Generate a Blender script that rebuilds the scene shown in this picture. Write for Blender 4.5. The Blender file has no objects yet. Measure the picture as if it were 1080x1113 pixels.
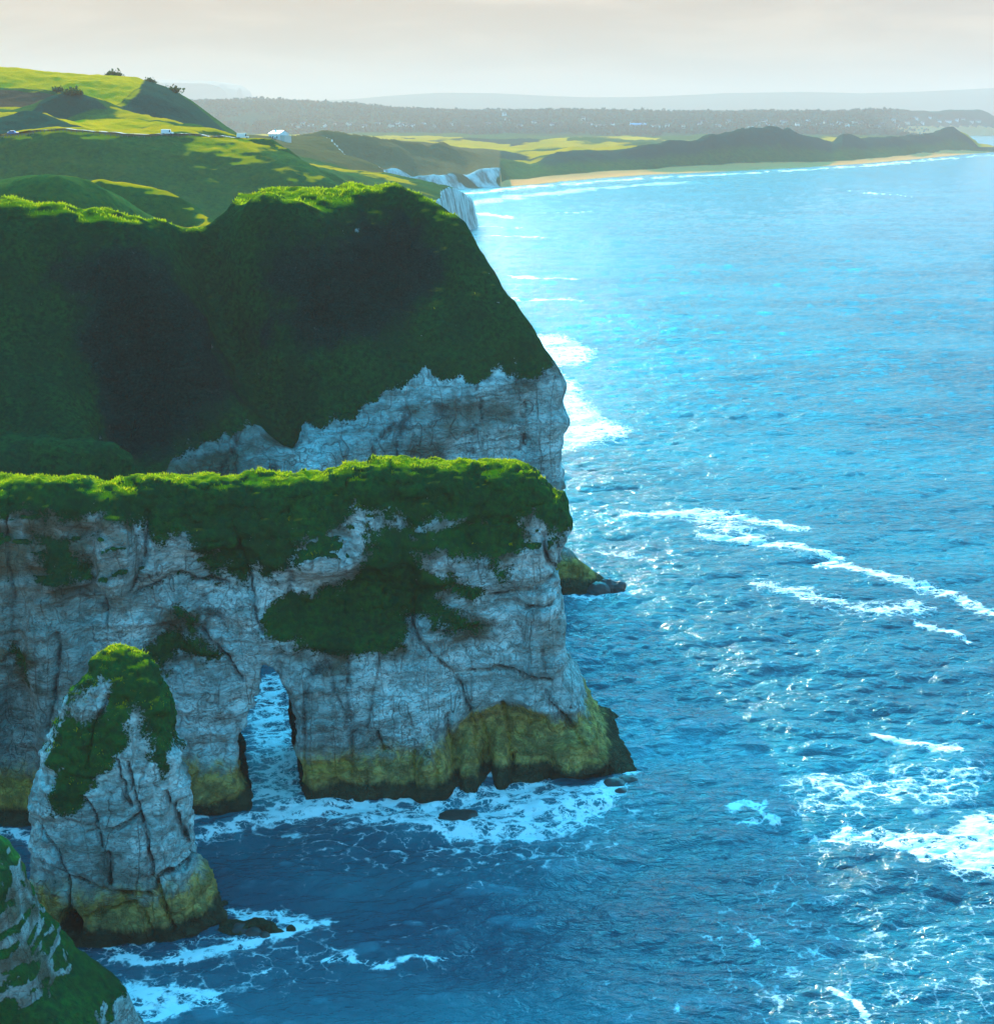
import bpy, math, random
import numpy as np
from mathutils import Vector

S = bpy.context.scene
COL = S.collection
PI = math.pi
rng = np.random.default_rng(11)
random.seed(5)

# ------------------------------------------------------------------ camera, sky, sun, exposure
CAM_H, F_PX, PW, PH, HOR = 65.0, 1600.0, 1080.0, 1113.0, 128.0
TILT = math.atan((PH / 2 - HOR) / F_PX)
cam_d = bpy.data.cameras.new('camera')
cam = bpy.data.objects.new('camera', cam_d)
COL.objects.link(cam)
cam.location = (0, 0, CAM_H)
cam.rotation_euler = (PI / 2 - TILT, 0, 0)
cam_d.sensor_fit = 'HORIZONTAL'
cam_d.sensor_width = 36.0
cam_d.lens = 36.0 * F_PX / PW
cam_d.clip_start = 1.0
cam_d.clip_end = 60000.0
S.camera = cam

SUN_EL, SUN_AZ = math.radians(21.5), math.radians(-15.5)      # azimuth from +Y, negative = to the left
SUN_DIR = Vector((math.sin(SUN_AZ) * math.cos(SUN_EL), math.cos(SUN_AZ) * math.cos(SUN_EL), math.sin(SUN_EL)))
sun_d = bpy.data.lights.new('sun', 'SUN')
sun_d.energy = 5.0
sun_d.angle = math.radians(0.5)
sun_d.color = (1.0, 0.88, 0.68)
sun = bpy.data.objects.new('sun', sun_d)
COL.objects.link(sun)
sun.rotation_euler = (-SUN_DIR).to_track_quat('-Z', 'Y').to_euler()
sun.location = SUN_DIR * 500

S.view_settings.view_transform = 'Standard'
S.view_settings.look = 'None'
S.view_settings.gamma = 1.0
S.view_settings.exposure = 0.9
S.render.engine = 'CYCLES'
cy = S.cycles
cy.max_bounces = 6
cy.diffuse_bounces = 2
cy.glossy_bounces = 2
cy.transmission_bounces = 2
cy.volume_bounces = 1
cy.transparent_max_bounces = 6
cy.caustics_reflective = False
cy.caustics_refractive = False
cy.use_denoising = True
cy.use_adaptive_sampling = True
cy.adaptive_threshold = 0.01


class NT:
    """small helper to write node trees"""
    def __init__(self, tree):
        self.t = tree
        tree.nodes.clear()

    def n(self, typ, props=None, **inp):
        nd = self.t.nodes.new(typ)
        for k, v in (props or {}).items():
            setattr(nd, k, v)
        for k, v in inp.items():
            self.set(nd, k, v)
        return nd

    def set(self, nd, k, v):
        if k[0] == '_' and k[1:].isdigit():
            s = nd.inputs[int(k[1:])]
        else:
            s = nd.inputs[k.replace('_', ' ')]
        if isinstance(v, bpy.types.NodeSocket):
            self.t.links.new(v, s)
        elif isinstance(v, bpy.types.Node):
            self.t.links.new(v.outputs[0], s)
        elif isinstance(v, (tuple, list)) and len(v) == 3 and s.type == 'RGBA':
            s.default_value = (*v, 1)
        else:
            s.default_value = v

    def math(self, op, a, b=0.0, c=0.0, clamp=False):
        nd = self.t.nodes.new('ShaderNodeMath')
        nd.operation = op
        nd.use_clamp = clamp
        self.set(nd, '_0', a)
        self.set(nd, '_1', b)
        self.set(nd, '_2', c)
        return nd.outputs[0]

    def mix(self, f, a, b, blend='MIX'):
        nd = self.t.nodes.new('ShaderNodeMix')
        nd.data_type = 'RGBA'
        nd.blend_type = blend
        for i, v in ((0, f), (6, a), (7, b)):
            s = nd.inputs[i]
            if isinstance(v, bpy.types.NodeSocket):
                self.t.links.new(v, s)
            elif isinstance(v, (tuple, list)):
                s.default_value = (*v[:3], 1)
            else:
                s.default_value = v
        return nd.outputs[2]

    def ramp(self, f, lo, hi, a=0.0, b=1.0):
        nd = self.t.nodes.new('ShaderNodeMapRange')
        nd.interpolation_type = 'SMOOTHSTEP'
        self.set(nd, '_0', f)
        nd.inputs[1].default_value = lo
        nd.inputs[2].default_value = hi
        nd.inputs[3].default_value = a
        nd.inputs[4].default_value = b
        return nd.outputs[0]

    def noise(self, vec, scale, detail=4, rough=0.55, dist=0.0, ntype='FBM'):
        nd = self.n('ShaderNodeTexNoise', {'noise_type': ntype}, Scale=scale, Detail=detail, Roughness=rough, Distortion=dist)
        self.t.links.new(vec, nd.inputs['Vector'])
        return nd.outputs[0]

    def scalev(self, vec, s):
        nd = self.n('ShaderNodeVectorMath', {'operation': 'MULTIPLY'}, _0=vec, _1=s)
        return nd.outputs[0]

    def attr(self, name, out='Fac'):
        return self.n('ShaderNodeAttribute', {'attribute_name': name}).outputs[out]


world = bpy.data.worlds.new('World')
S.world = world
world.use_nodes = True
w = NT(world.node_tree)
sky = w.n('ShaderNodeTexSky', {'sky_type': 'NISHITA', 'sun_disc': False, 'sun_elevation': SUN_EL,
                               'sun_rotation': SUN_AZ, 'air_density': 1.0, 'dust_density': 0.4, 'ozone_density': 3.0})
hsv = w.n('ShaderNodeHueSaturation', None, Hue=0.495, Saturation=1.0, Value=1.0, Color=w.mix(1.0, sky.outputs[0], (0.18, 2.02, 2.16), 'MULTIPLY'))
tc = w.n('ShaderNodeTexCoord').outputs['Generated']
sep = w.n('ShaderNodeSeparateXYZ', None, Vector=tc)
veil = w.ramp(sep.outputs[2], 0.10, 0.40, 1.0, 0.0)
cl_v = w.n('ShaderNodeMapping', {'vector_type': 'POINT'}, Vector=tc, Scale=(3.0, 3.0, 16.0))
cl = w.noise(cl_v.outputs[0], 2.2, 6, 0.55, 0.4)
clc = w.mix(w.ramp(cl, 0.38, 0.66), (2.30, 1.80, 1.36), (2.85, 2.28, 1.74))
front = w.math('MULTIPLY', w.ramp(sep.outputs[1], -0.1, 0.6), w.math('MULTIPLY', w.ramp(sep.outputs[2], 0.85, 0.5), w.ramp(sep.outputs[2], 0.15, 0.40)))
glow = w.n('ShaderNodeVectorMath', {'operation': 'SCALE'}, _0=hsv.outputs[0], Scale=w.math('MULTIPLY_ADD', front, 1.9, 1.0))
dcl = w.n('ShaderNodeVectorMath', {'operation': 'DISTANCE'}, _0=w.n('ShaderNodeVectorMath', {'operation': 'MULTIPLY'}, _0=tc, _1=(1.0, 0.0, 5.0)).outputs[0], _1=(0.27, 0.0, 0.355))
dark_cl = w.math('MULTIPLY', w.ramp(w.math('MULTIPLY_ADD', w.math('SUBTRACT', cl, 0.5), 0.35, dcl.outputs['Value']), 0.02, 0.13, 1.0, 0.0), 0.40)
clc = w.mix(dark_cl, clc, (1.9, 1.66, 1.5))
skyc = w.mix(veil, glow.outputs[0], clc)
bg = w.n('ShaderNodeBackground', None, Color=skyc, Strength=0.15)
wo = w.n('ShaderNodeOutputWorld', None, Surface=bg)


# ------------------------------------------------------------------ projection helpers
CT, ST = math.cos(TILT), math.sin(TILT)


def P(x, y, Y):
    """point on the ray of photograph pixel (x, y) at world depth Y"""
    u, v = (x - PW / 2) / F_PX, (PH / 2 - y) / F_PX
    s = Y / (CT + v * ST)
    return np.array([u * s, Y, CAM_H + (v * CT - ST) * s])


def W(x, y):
    """point of sea level seen at pixel (x, y)"""
    u, v = (x - PW / 2) / F_PX, (PH / 2 - y) / F_PX
    s = -CAM_H / (v * CT - ST)
    return np.array([u * s, (CT + v * ST) * s])


# ------------------------------------------------------------------ numpy noise and fields
TAB = rng.random((64, 64, 64)).astype(np.float32).ravel() * 2 - 1


def vn(x, y, z):
    x, y, z = np.broadcast_arrays(np.asarray(x, np.float32), np.asarray(y, np.float32), np.asarray(z, np.float32))
    xi, yi, zi = np.floor(x), np.floor(y), np.floor(z)
    fx, fy, fz = x - xi, y - yi, z - zi
    fx = fx * fx * (3 - 2 * fx)
    fy = fy * fy * (3 - 2 * fy)
    fz = fz * fz * (3 - 2 * fz)
    xi, yi, zi = xi.astype(np.int32) & 63, yi.astype(np.int32) & 63, zi.astype(np.int32) & 63
    x1, y1, z1 = ((xi + 1) & 63) << 12, ((yi + 1) & 63) << 6, (zi + 1) & 63
    xi, yi = xi << 12, yi << 6
    a = TAB[xi + yi + zi] * (1 - fx) + TAB[x1 + yi + zi] * fx
    b = TAB[xi + y1 + zi] * (1 - fx) + TAB[x1 + y1 + zi] * fx
    c = TAB[xi + yi + z1] * (1 - fx) + TAB[x1 + yi + z1] * fx
    d = TAB[xi + y1 + z1] * (1 - fx) + TAB[x1 + y1 + z1] * fx
    a = a * (1 - fy) + b * fy
    c = c * (1 - fy) + d * fy
    return a * (1 - fz) + c * fz


def fbm(x, y, z, octv=4, gain=0.5, ridged=False):
    s, a, t = 0.0, 1.0, 0.0
    for k in range(octv):
        q = vn(x * 2.03 ** k + 17.3 * k, y * 2.03 ** k + 5.1 * k, z * 2.03 ** k + 9.7 * k)
        if ridged:
            q = 1 - 2 * np.abs(q)
        s = s + a * q
        t += a
        a *= gain
    return s / t


def sstep(x, a, b):
    t = np.clip((x - a) / (b - a), 0, 1)
    return t * t * (3 - 2 * t)


def smax(a, b, k):
    h = np.maximum(k - np.abs(a - b), 0) / k
    return np.maximum(a, b) + h * h * k * 0.25


def line_dist(px, py, pts, closed=False):
    d = np.full(np.shape(px), 1e9, np.float64)
    pts = [np.asarray(p, float) for p in pts]
    segs = list(zip(pts[:-1], pts[1:])) + ([(pts[-1], pts[0])] if closed else [])
    for a, b in segs:
        vx, vy = b[0] - a[0], b[1] - a[1]
        t = np.clip(((px - a[0]) * vx + (py - a[1]) * vy) / (vx * vx + vy * vy + 1e-12), 0, 1)
        d = np.minimum(d, (px - a[0] - t * vx) ** 2 + (py - a[1] - t * vy) ** 2)
    return np.sqrt(d)


def poly_sd(px, py, pts):
    """signed distance to a polygon, negative inside"""
    d = line_dist(px, py, pts, True)
    ins = np.zeros(np.shape(px), bool)
    n = len(pts)
    for i in range(n):
        ax, ay = pts[i][0], pts[i][1]
        bx, by = pts[(i + 1) % n][0], pts[(i + 1) % n][1]
        c = ((ay > py) != (by > py))
        if ay != by:
            ins ^= c & (px < (bx - ax) * (py - ay) / (by - ay) + ax)
    return np.where(ins, -d, d)


class Field:
    """2-D lookup table with bilinear reading"""
    def __init__(self, x0, x1, y0, y1, step, fn):
        self.x0, self.y0, self.s = x0, y0, step
        xs, ys = np.arange(x0, x1 + step, step), np.arange(y0, y1 + step, step)
        gx, gy = np.meshgrid(xs, ys, indexing='ij')
        self.g = np.asarray(fn(gx, gy), np.float32)

    def __call__(self, x, y):
        g = self.g
        fx = np.clip((x - self.x0) / self.s, 0, g.shape[0] - 1.001)
        fy = np.clip((y - self.y0) / self.s, 0, g.shape[1] - 1.001)
        i, j = fx.astype(np.int32), fy.astype(np.int32)
        fx, fy = fx - i, fy - j
        return (g[i, j] * (1 - fx) + g[i + 1, j] * fx) * (1 - fy) + (g[i, j + 1] * (1 - fx) + g[i + 1, j + 1] * fx) * fy


def tps(pts, smooth=1e-3):
    """thin plate surface through (x, y, z) points; returns a function of (x, y)"""
    p = np.array(pts, float)
    sc = 100.0
    q = p[:, :2] / sc
    n = len(q)
    r2 = ((q[:, None] - q[None]) ** 2).sum(-1)
    K = 0.5 * r2 * np.log(r2 + 1e-12) + np.eye(n) * smooth
    A = np.zeros((n + 3, n + 3))
    A[:n, :n] = K
    A[:n, n] = 1
    A[:n, n + 1:] = q
    A[n, :n] = 1
    A[n + 1:, :n] = q.T
    sol = np.linalg.solve(A, np.r_[p[:, 2], 0, 0, 0])

    def f(x, y):
        x, y = np.asarray(x) / sc, np.asarray(y) / sc
        o = sol[n] + sol[n + 1] * x + sol[n + 2] * y
        for k in range(n):
            r = (x - q[k, 0]) ** 2 + (y - q[k, 1]) ** 2
            o = o + sol[k] * 0.5 * r * np.log(r + 1e-12)
        return o
    return f


# ------------------------------------------------------------------ mesh helpers
def mesh_np(name, v, faces, mats, parent=None, smooth=True, attrs=None, loc=None):
    """faces: int array (n, 3 or 4)"""
    v = np.asarray(v, np.float32)
    faces = np.asarray(faces, np.int32)
    if loc is not None:
        v = v - np.asarray(loc, np.float32)
    me = bpy.data.meshes.new(name)
    k = faces.shape[1]
    me.vertices.add(len(v))
    me.vertices.foreach_set('co', v.ravel())
    me.loops.add(faces.size)
    me.loops.foreach_set('vertex_index', faces.ravel())
    me.polygons.add(len(faces))
    me.polygons.foreach_set('loop_start', np.arange(0, faces.size, k, dtype=np.int32))
    if smooth:
        me.polygons.foreach_set('use_smooth', np.ones(len(faces), bool))
    me.update(calc_edges=True)
    for an, av in (attrs or {}).items():
        a = me.attributes.new(an, 'FLOAT', 'POINT')
        a.data.foreach_set('value', np.asarray(av, np.float32))
    for m in (mats if isinstance(mats, (list, tuple)) else [mats]):
        me.materials.append(m)
    o = bpy.data.objects.new(name, me)
    COL.objects.link(o)
    if loc is not None:
        o.location = loc
    if parent:
        o.parent = parent
    return o


def tag(o, label=None, cat=None, group=None, kind=None):
    if label:
        o['label'] = label
    if cat:
        o['category'] = cat
    if group:
        o['group'] = group
    if kind:
        o['kind'] = kind
    return o


def thing(name, label, cat, loc=(0, 0, 0), rz=0.0, group=None):
    o = bpy.data.objects.new(name, None)
    COL.objects.link(o)
    o.location = loc
    o.rotation_euler = (0, 0, rz)
    o.empty_display_size = 1
    return tag(o, label, cat, group)


def grid_faces(nx, ny):
    i = np.arange(nx - 1)[:, None] * ny + np.arange(ny - 1)[None]
    i = i.ravel()
    return np.stack([i, i + ny, i + ny + 1, i + 1], 1)


def surface_nets(fn, lo, hi, h, pad=1.5, coarse=4):
    """smooth polygon surface of fn(points) = 0 (negative inside)"""
    lo, hi = np.array(lo, float), np.array(hi, float)
    n = (np.ceil((hi - lo) / h / coarse).astype(int)) * coarse + 1
    nc = (n - 1) // coarse
    ax = [lo[k] + h * coarse * (np.arange(nc[k]) + 0.5) for k in range(3)]
    g = np.stack(np.meshgrid(*ax, indexing='ij'), -1).reshape(-1, 3)
    fc = fn(g).reshape(nc)
    band = coarse * h * 0.9 * 1.3 + pad
    act = np.abs(fc) < band
    vol = np.repeat(np.repeat(np.repeat(np.sign(fc).astype(np.float32) * 9, coarse, 0), coarse, 1), coarse, 2)
    vol = np.pad(vol, ((0, 1), (0, 1), (0, 1)), mode='edge')
    am = np.repeat(np.repeat(np.repeat(act, coarse, 0), coarse, 1), coarse, 2)
    am = np.pad(am, ((0, 1), (0, 1), (0, 1)), mode='edge')
    for k in range(3):                                  # also the far faces of active blocks
        sh = np.roll(am, 1, k)
        sl = [slice(None)] * 3
        sl[k] = 0
        sh[tuple(sl)] = False
        am |= sh
    idx = np.argwhere(am)
    out = np.empty(len(idx), np.float32)
    for s in range(0, len(idx), 400000):
        out[s:s + 400000] = fn(lo + idx[s:s + 400000] * h)
    vol[am] = out
    vol[0], vol[-1] = np.maximum(vol[0], 0.01), np.maximum(vol[-1], 0.01)
    vol[:, 0], vol[:, -1] = np.maximum(vol[:, 0], 0.01), np.maximum(vol[:, -1], 0.01)
    vol[:, :, 0], vol[:, :, -1] = np.maximum(vol[:, :, 0], 0.01), np.maximum(vol[:, :, -1], 0.01)
    ins = vol < 0
    c = np.zeros(np.array(vol.shape) - 1, np.int8)
    for dx in (0, 1):
        for dy in (0, 1):
            for dz in (0, 1):
                c += ins[dx:dx + c.shape[0], dy:dy + c.shape[1], dz:dz + c.shape[2]]
    cells = np.argwhere((c > 0) & (c < 8))
    cid = np.full(c.shape, -1, np.int32)
    cid[tuple(cells.T)] = np.arange(len(cells))
    acc = np.zeros((len(cells), 3))
    cnt = np.zeros(len(cells))
    corners = [(a, b, d) for a in (0, 1) for b in (0, 1) for d in (0, 1)]
    for i, p in enumerate(corners):
        for q in corners[i + 1:]:
            if sum(abs(p[k] - q[k]) for k in range(3)) != 1:
                continue
            va = vol[tuple((cells + p).T)]
            vb = vol[tuple((cells + q).T)]
            m = (va < 0) != (vb < 0)
            t = (va / (va - vb + 1e-20))[:, None]
            pt = np.array(p) * (1 - t) + np.array(q) * t
            acc[m] += pt[m]
            cnt[m] += 1
    v = lo + (cells + acc / cnt[:, None]) * h
    faces = []
    for k in range(3):
        a, b = (k + 1) % 3, (k + 2) % 3
        s0 = [slice(None)] * 3
        s1 = [slice(None)] * 3
        s0[k], s1[k] = slice(0, -1), slice(1, None)
        i0, i1 = ins[tuple(s0)], ins[tuple(s1)]
        e = np.argwhere(i0 != i1)
        e = e[(e[:, a] > 0) & (e[:, b] > 0) & (e[:, a] < c.shape[a]) & (e[:, b] < c.shape[b])]
        flip = i0[tuple(e.T)]
        da, db = np.zeros(3, int), np.zeros(3, int)
        da[a], db[b] = 1, 1
        q = np.stack([cid[tuple((e - da - db).T)], cid[tuple((e - db).T)], cid[tuple(e.T)], cid[tuple((e - da).T)]], 1)
        q[~flip] = q[~flip][:, ::-1]
        faces.append(q)
    f = np.concatenate(faces)
    f = f[(f >= 0).all(1)]
    return v, f


def normals(v, f):
    n = np.zeros_like(v)
    fn = np.cross(v[f[:, 2]] - v[f[:, 0]], v[f[:, 3]] - v[f[:, 1]])
    for k in range(f.shape[1]):
        for c in range(3):
            n[:, c] += np.bincount(f[:, k], fn[:, c], len(v))
    return n / (np.linalg.norm(n, axis=1, keepdims=True) + 1e-12)


# ------------------------------------------------------------------ materials
def new_mat(name):
    m = bpy.data.materials.new(name)
    m.use_nodes = True
    return m, NT(m.node_tree)


def pri(t, **k):
    b = t.n('ShaderNodeBsdfPrincipled')
    for a, v in k.items():
        t.set(b, a, v)
    t.n('ShaderNodeOutputMaterial', None, Surface=b)
    return b


def simple_mat(name, col, rough=0.7, var=0.25, scale=2.0, metal=0.0):
    m, t = new_mat(name)
    pos = t.n('ShaderNodeTexCoord').outputs['Object']
    nz = t.noise(pos, scale, 4)
    c = t.mix(nz, tuple(x * (1 - var) for x in col), tuple(min(1, x * (1 + var)) for x in col))
    pri(t, Base_Color=c, Roughness=rough, Metallic=metal)
    return m


def cliff_mat(name, fine=1.0, grass_a=(0.001, 0.038, 0.015), grass_b=(0.009, 0.095, 0.018)):
    """chalk, algae at the foot, dark patches and grass; patches come from vertex attributes"""
    m, t = new_mat(name)
    pos = t.n('ShaderNodeNewGeometry').outputs['Position']
    xyz = t.n('ShaderNodeSeparateXYZ', None, Vector=pos)
    z = xyz.outputs[2]
    big = t.noise(pos, 0.16 * fine, 5, 0.6)
    med = t.noise(pos, 0.9 * fine, 6, 0.65)
    fin = t.noise(pos, 4.5 * fine, 5, 0.7)
    warp = t.noise(pos, 0.22 * fine, 3, 0.6)
    band_c = t.n('ShaderNodeCombineXYZ', None, X=t.math('MULTIPLY', xyz.outputs[0], 0.06),
                 Y=t.math('MULTIPLY', xyz.outputs[1], 0.06), Z=t.math('MULTIPLY_ADD', warp, 3.0, z))
    strata = t.noise(band_c.outputs[0], 1.25 * fine, 5, 0.7)
    vert = t.noise(t.scalev(pos, (1.0, 1.0, 0.16)), 0.75 * fine, 5, 0.65)
    # chalk
    c = t.mix(t.ramp(big, 0.35, 0.68), (0.38, 0.60, 0.60), (0.74, 0.93, 0.91))
    c = t.mix(t.math('MULTIPLY', t.ramp(strata, 0.50, 0.64), 0.6), c, (0.17, 0.21, 0.18))
    c = t.mix(t.math('MULTIPLY', t.ramp(med, 0.50, 0.66), 0.42), c, (0.15, 0.17, 0.12))
    c = t.mix(t.math('MULTIPLY', t.ramp(vert, 0.55, 0.75), 0.42), c, (0.20, 0.21, 0.17))
    c = t.mix(t.ramp(t.attr('stain_shade'), 0.0, 1.0), c, (0.14, 0.145, 0.10))  # stains, and the shade inside the arch put into the colour
    c = t.mix(t.math('MULTIPLY', t.ramp(fin, 0.52, 0.66), t.ramp(t.noise(pos, 0.35 * fine, 4, 0.6), 0.42, 0.64, 0.06, 0.60)), c, (0.10, 0.115, 0.085))
    slit = t.noise(t.n('ShaderNodeCombineXYZ', None, X=t.math('MULTIPLY', xyz.outputs[0], 0.35), Y=t.math('MULTIPLY', xyz.outputs[1], 0.35), Z=t.math('MULTIPLY_ADD', med, 0.7, t.math('MULTIPLY_ADD', warp, 3.0, z))).outputs[0], 2.2 * fine, 3, 0.55)
    slit = t.ramp(t.math('ABSOLUTE', t.math('SUBTRACT', slit, 0.5)), 0.0, 0.022)
    c = t.mix(t.math('MULTIPLY', t.math('SUBTRACT', 1.0, slit), t.ramp(big, 0.42, 0.62, 0.05, 0.5)), c, (0.07, 0.08, 0.065))
    vsl = t.noise(t.n('ShaderNodeVectorMath', {'operation': 'ADD'}, _0=t.scalev(pos, (0.55, 0.55, 0.06)), _1=t.scalev(t.n('ShaderNodeTexNoise', None, Vector=pos, Scale=0.5 * fine, Detail=4, Roughness=0.6).outputs['Color'], (0.18, 0.18, 0.18))).outputs[0], 1.0 * fine, 1, 0.5)
    vsl = t.ramp(t.math('ABSOLUTE', t.math('SUBTRACT', vsl, 0.5)), 0.0, 0.016)
    c = t.mix(t.math('MULTIPLY', t.math('SUBTRACT', 1.0, vsl), t.ramp(t.noise(pos, 0.2 * fine, 2), 0.45, 0.60, 0.0, 0.5)), c, (0.06, 0.07, 0.055))
    cr = t.math('MULTIPLY', t.attr('crack'), t.ramp(med, 0.35, 0.5, 0.35, 1.0))
    c = t.mix(t.math('MULTIPLY', cr, 0.9), c, (0.03, 0.035, 0.03))
    # algae belt and wet foot
    alg_a = t.attr('algae')
    zz = t.math('MULTIPLY_ADD', t.math('SUBTRACT', vert, 0.5), 3.0, t.math('MULTIPLY_ADD', t.math('MAXIMUM', t.math('SUBTRACT', alg_a, 1.0), 0.0), -3.5, z))
    zz = t.math('MULTIPLY_ADD', t.math('SUBTRACT', med, 0.5), 2.0, zz)
    alg = t.mix(t.ramp(med, 0.35, 0.65), (0.60, 0.37, 0.05), (0.28, 0.20, 0.04))
    c = t.mix(t.math('MINIMUM', t.math('MULTIPLY', t.ramp(zz, 5.8, 3.0), alg_a), 0.88), c, alg)
    zw = t.math('MULTIPLY_ADD', t.math('SUBTRACT', vert, 0.5), 2.0, z)
    c = t.mix(t.math('MULTIPLY', t.ramp(zw, 2.0, 1.2), 0.93), c, (0.030, 0.050, 0.035))
    # near-black tone laid over the patches marked dark
    dark_tone = t.mix(t.ramp(fin, 0.3, 0.75), (0.002, 0.020, 0.014), (0.009, 0.044, 0.030))
    dark_tone = t.mix(t.ramp(t.noise(t.scalev(pos, (1, 1, .6)), 1.9, 5, 0.7), 0.62, 0.76, 0, 0.45), dark_tone, (0.09, 0.14, 0.15))
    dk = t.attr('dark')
    # grass
    g = t.math('MULTIPLY_ADD', t.math('SUBTRACT', med, 0.5), 1.1, t.attr('grass'))
    g = t.math('MULTIPLY_ADD', t.math('SUBTRACT', fin, 0.5), 1.3, g)
    g = t.math('MULTIPLY_ADD', t.math('SUBTRACT', t.noise(pos, 0.4 * fine, 5, 0.65), 0.5), 1.3, g)
    gm = t.ramp(g, 0.40, 0.58)
    gc = t.mix(t.ramp(t.noise(pos, 1.6, 5, 0.7), 0.3, 0.7), grass_a, grass_b)
    gc = t.mix(t.math('MULTIPLY', t.ramp(big, 0.45, 0.75), 0.5), gc, (0.008, 0.04, 0.012))
    gc = t.mix(t.ramp(t.noise(t.scalev(pos, (1, 1, 0.2)), 0.30 * fine, 5, 0.65), 0.42, 0.62, 0.0, 0.55), gc, (0.002, 0.035, 0.016))
    gc = t.mix(t.math('MULTIPLY', t.attr('lit_turf'), t.ramp(t.noise(pos, 0.7 * fine, 5, 0.7), 0.30, 0.55, 0.35, 1.0)), gc, t.mix(t.noise(pos, 2.0, 3), (0.16, 0.20, 0.004), (0.32, 0.28, 0.006)))  # level tops brightened: sunlight put into the grass colour
    c = t.mix(gm, c, gc)
    c = t.mix(t.ramp(t.math('MULTIPLY_ADD', t.math('SUBTRACT', big, 0.5), 0.8, t.math('MULTIPLY_ADD', t.math('SUBTRACT', med, 0.5), 0.9, dk)), 0.10, 0.66), c, dark_tone)
    # relief
    wear = t.n('ShaderNodeTexVoronoi', {'feature': 'DISTANCE_TO_EDGE'}, Scale=0.42 * fine, Randomness=1.0)
    wv = t.n('ShaderNodeVectorMath', {'operation': 'ADD'}, _0=t.scalev(pos, (1, 1, 1.7)),
             _1=t.n('ShaderNodeTexNoise', None, Vector=pos, Scale=0.9 * fine, Detail=3).outputs['Color'])
    t.t.links.new(wv.outputs[0], wear.inputs['Vector'])
    joint = t.ramp(wear.outputs['Distance'], 0.0, 0.06)
    hgt = t.math('ADD', t.math('MULTIPLY', strata, 0.55), t.math('MULTIPLY', med, 0.5))
    hgt = t.math('ADD', hgt, t.math('MULTIPLY', fin, 0.16))
    hgt = t.math('ADD', hgt, t.math('MULTIPLY', vert, 0.35))
    hgt = t.math('ADD', hgt, t.math('ADD', t.math('MULTIPLY', slit, 0.18), t.math('ADD', t.math('MULTIPLY', vsl, 0.22), t.math('MULTIPLY', t.math('ABSOLUTE', t.math('SUBTRACT', med, 0.5)), 0.9))))
    hgt = t.math('ADD', hgt, t.math('MULTIPLY', joint, 0.05))
    gh = t.math('ADD', t.math('MULTIPLY', t.noise(pos, 3.0, 4, 0.6), 0.25 * fine), t.math('MULTIPLY', t.noise(pos, 0.8, 4, 0.6), 0.8))
    hh = t.n('ShaderNodeMix', None, _0=t.math('SUBTRACT', gm, dk, clamp=True), _2=hgt, _3=gh)
    gc2 = t.math('SUBTRACT', 1.0, t.math('MULTIPLY', t.math('SUBTRACT', gm, dk, clamp=True), 0.45))
    bmp = t.n('ShaderNodeBump', None, Strength=gc2, Distance=1.5 / fine, Height=hh.outputs[0])
    jc = c
    pri(t, Base_Color=jc, Roughness=0.9, Normal=bmp, Specular_IOR_Level=0.0)
    return m


def land_mat(name, scale=1.0):
    """meadow, heath, ploughed earth, sand, chalk; chosen by vertex attributes"""
    m, t = new_mat(name)
    pos = t.n('ShaderNodeNewGeometry').outputs['Position']
    med = t.noise(pos, 0.12 * scale, 6, 0.65)
    fin = t.noise(pos, 0.55 * scale, 5, 0.7)
    big = t.noise(pos, 0.03 * scale, 4, 0.6)
    c = t.mix(t.ramp(fin, 0.3, 0.7), (0.012, 0.070, 0.022), (0.045, 0.115, 0.022))
    c = t.mix(t.ramp(med, 0.45, 0.75, 0, 0.7), c, (0.10, 0.11, 0.02))
    fld = t.mix(t.ramp(fin, 0.3, 0.7), (0.62, 0.31, 0.003), (0.72, 0.35, 0.004))
    fld = t.mix(t.ramp(big, 0.4, 0.7, 0, 0.5), fld, (0.50, 0.29, 0.004))
    wob = t.math('SUBTRACT', med, 0.5)

    def lay(c, an, col, wv=0.5):
        f = t.ramp(t.math('MULTIPLY_ADD', wob, wv, t.attr(an)), 0.40 - wv * .15, 0.60 + wv * .15)
        return t.mix(f, c, col)
    c = lay(c, 'field', fld, 0.15)
    c = lay(c, 'gold', t.mix(fin, (0.64, 0.30, 0.006), (0.46, 0.26, 0.008)), 0.7)
    c = lay(c, 'earth', t.mix(fin, (0.09, 0.045, 0.025), (0.14, 0.075, 0.04)), 0.1)
    c = lay(c, 'heath', t.mix(fin, (0.006, 0.042, 0.032), (0.018, 0.066, 0.036)), 0.4)
    c = lay(c, 'brown', t.mix(fin, (0.10, 0.075, 0.03), (0.17, 0.12, 0.04)), 0.4)
    c = lay(c, 'sand', t.mix(fin, (0.95, 0.38, 0.13), (0.85, 0.32, 0.11)), 0.1)
    c = lay(c, 'chalk', t.mix(t.ramp(t.noise(t.scalev(pos, (1, 1, 0.25)), 0.25 * scale, 4, 0.7), 0.35, 0.65), (0.62, 0.64, 0.60), (0.22, 0.22, 0.18)), 0.6)
    bmp = t.n('ShaderNodeBump', None, Strength=0.8, Distance=1.2 / scale, Height=t.math('ADD', t.math('MULTIPLY', fin, 0.6), med))
    pri(t, Base_Color=c, Roughness=0.95, Normal=bmp, Specular_IOR_Level=0.0)
    return m


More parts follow.
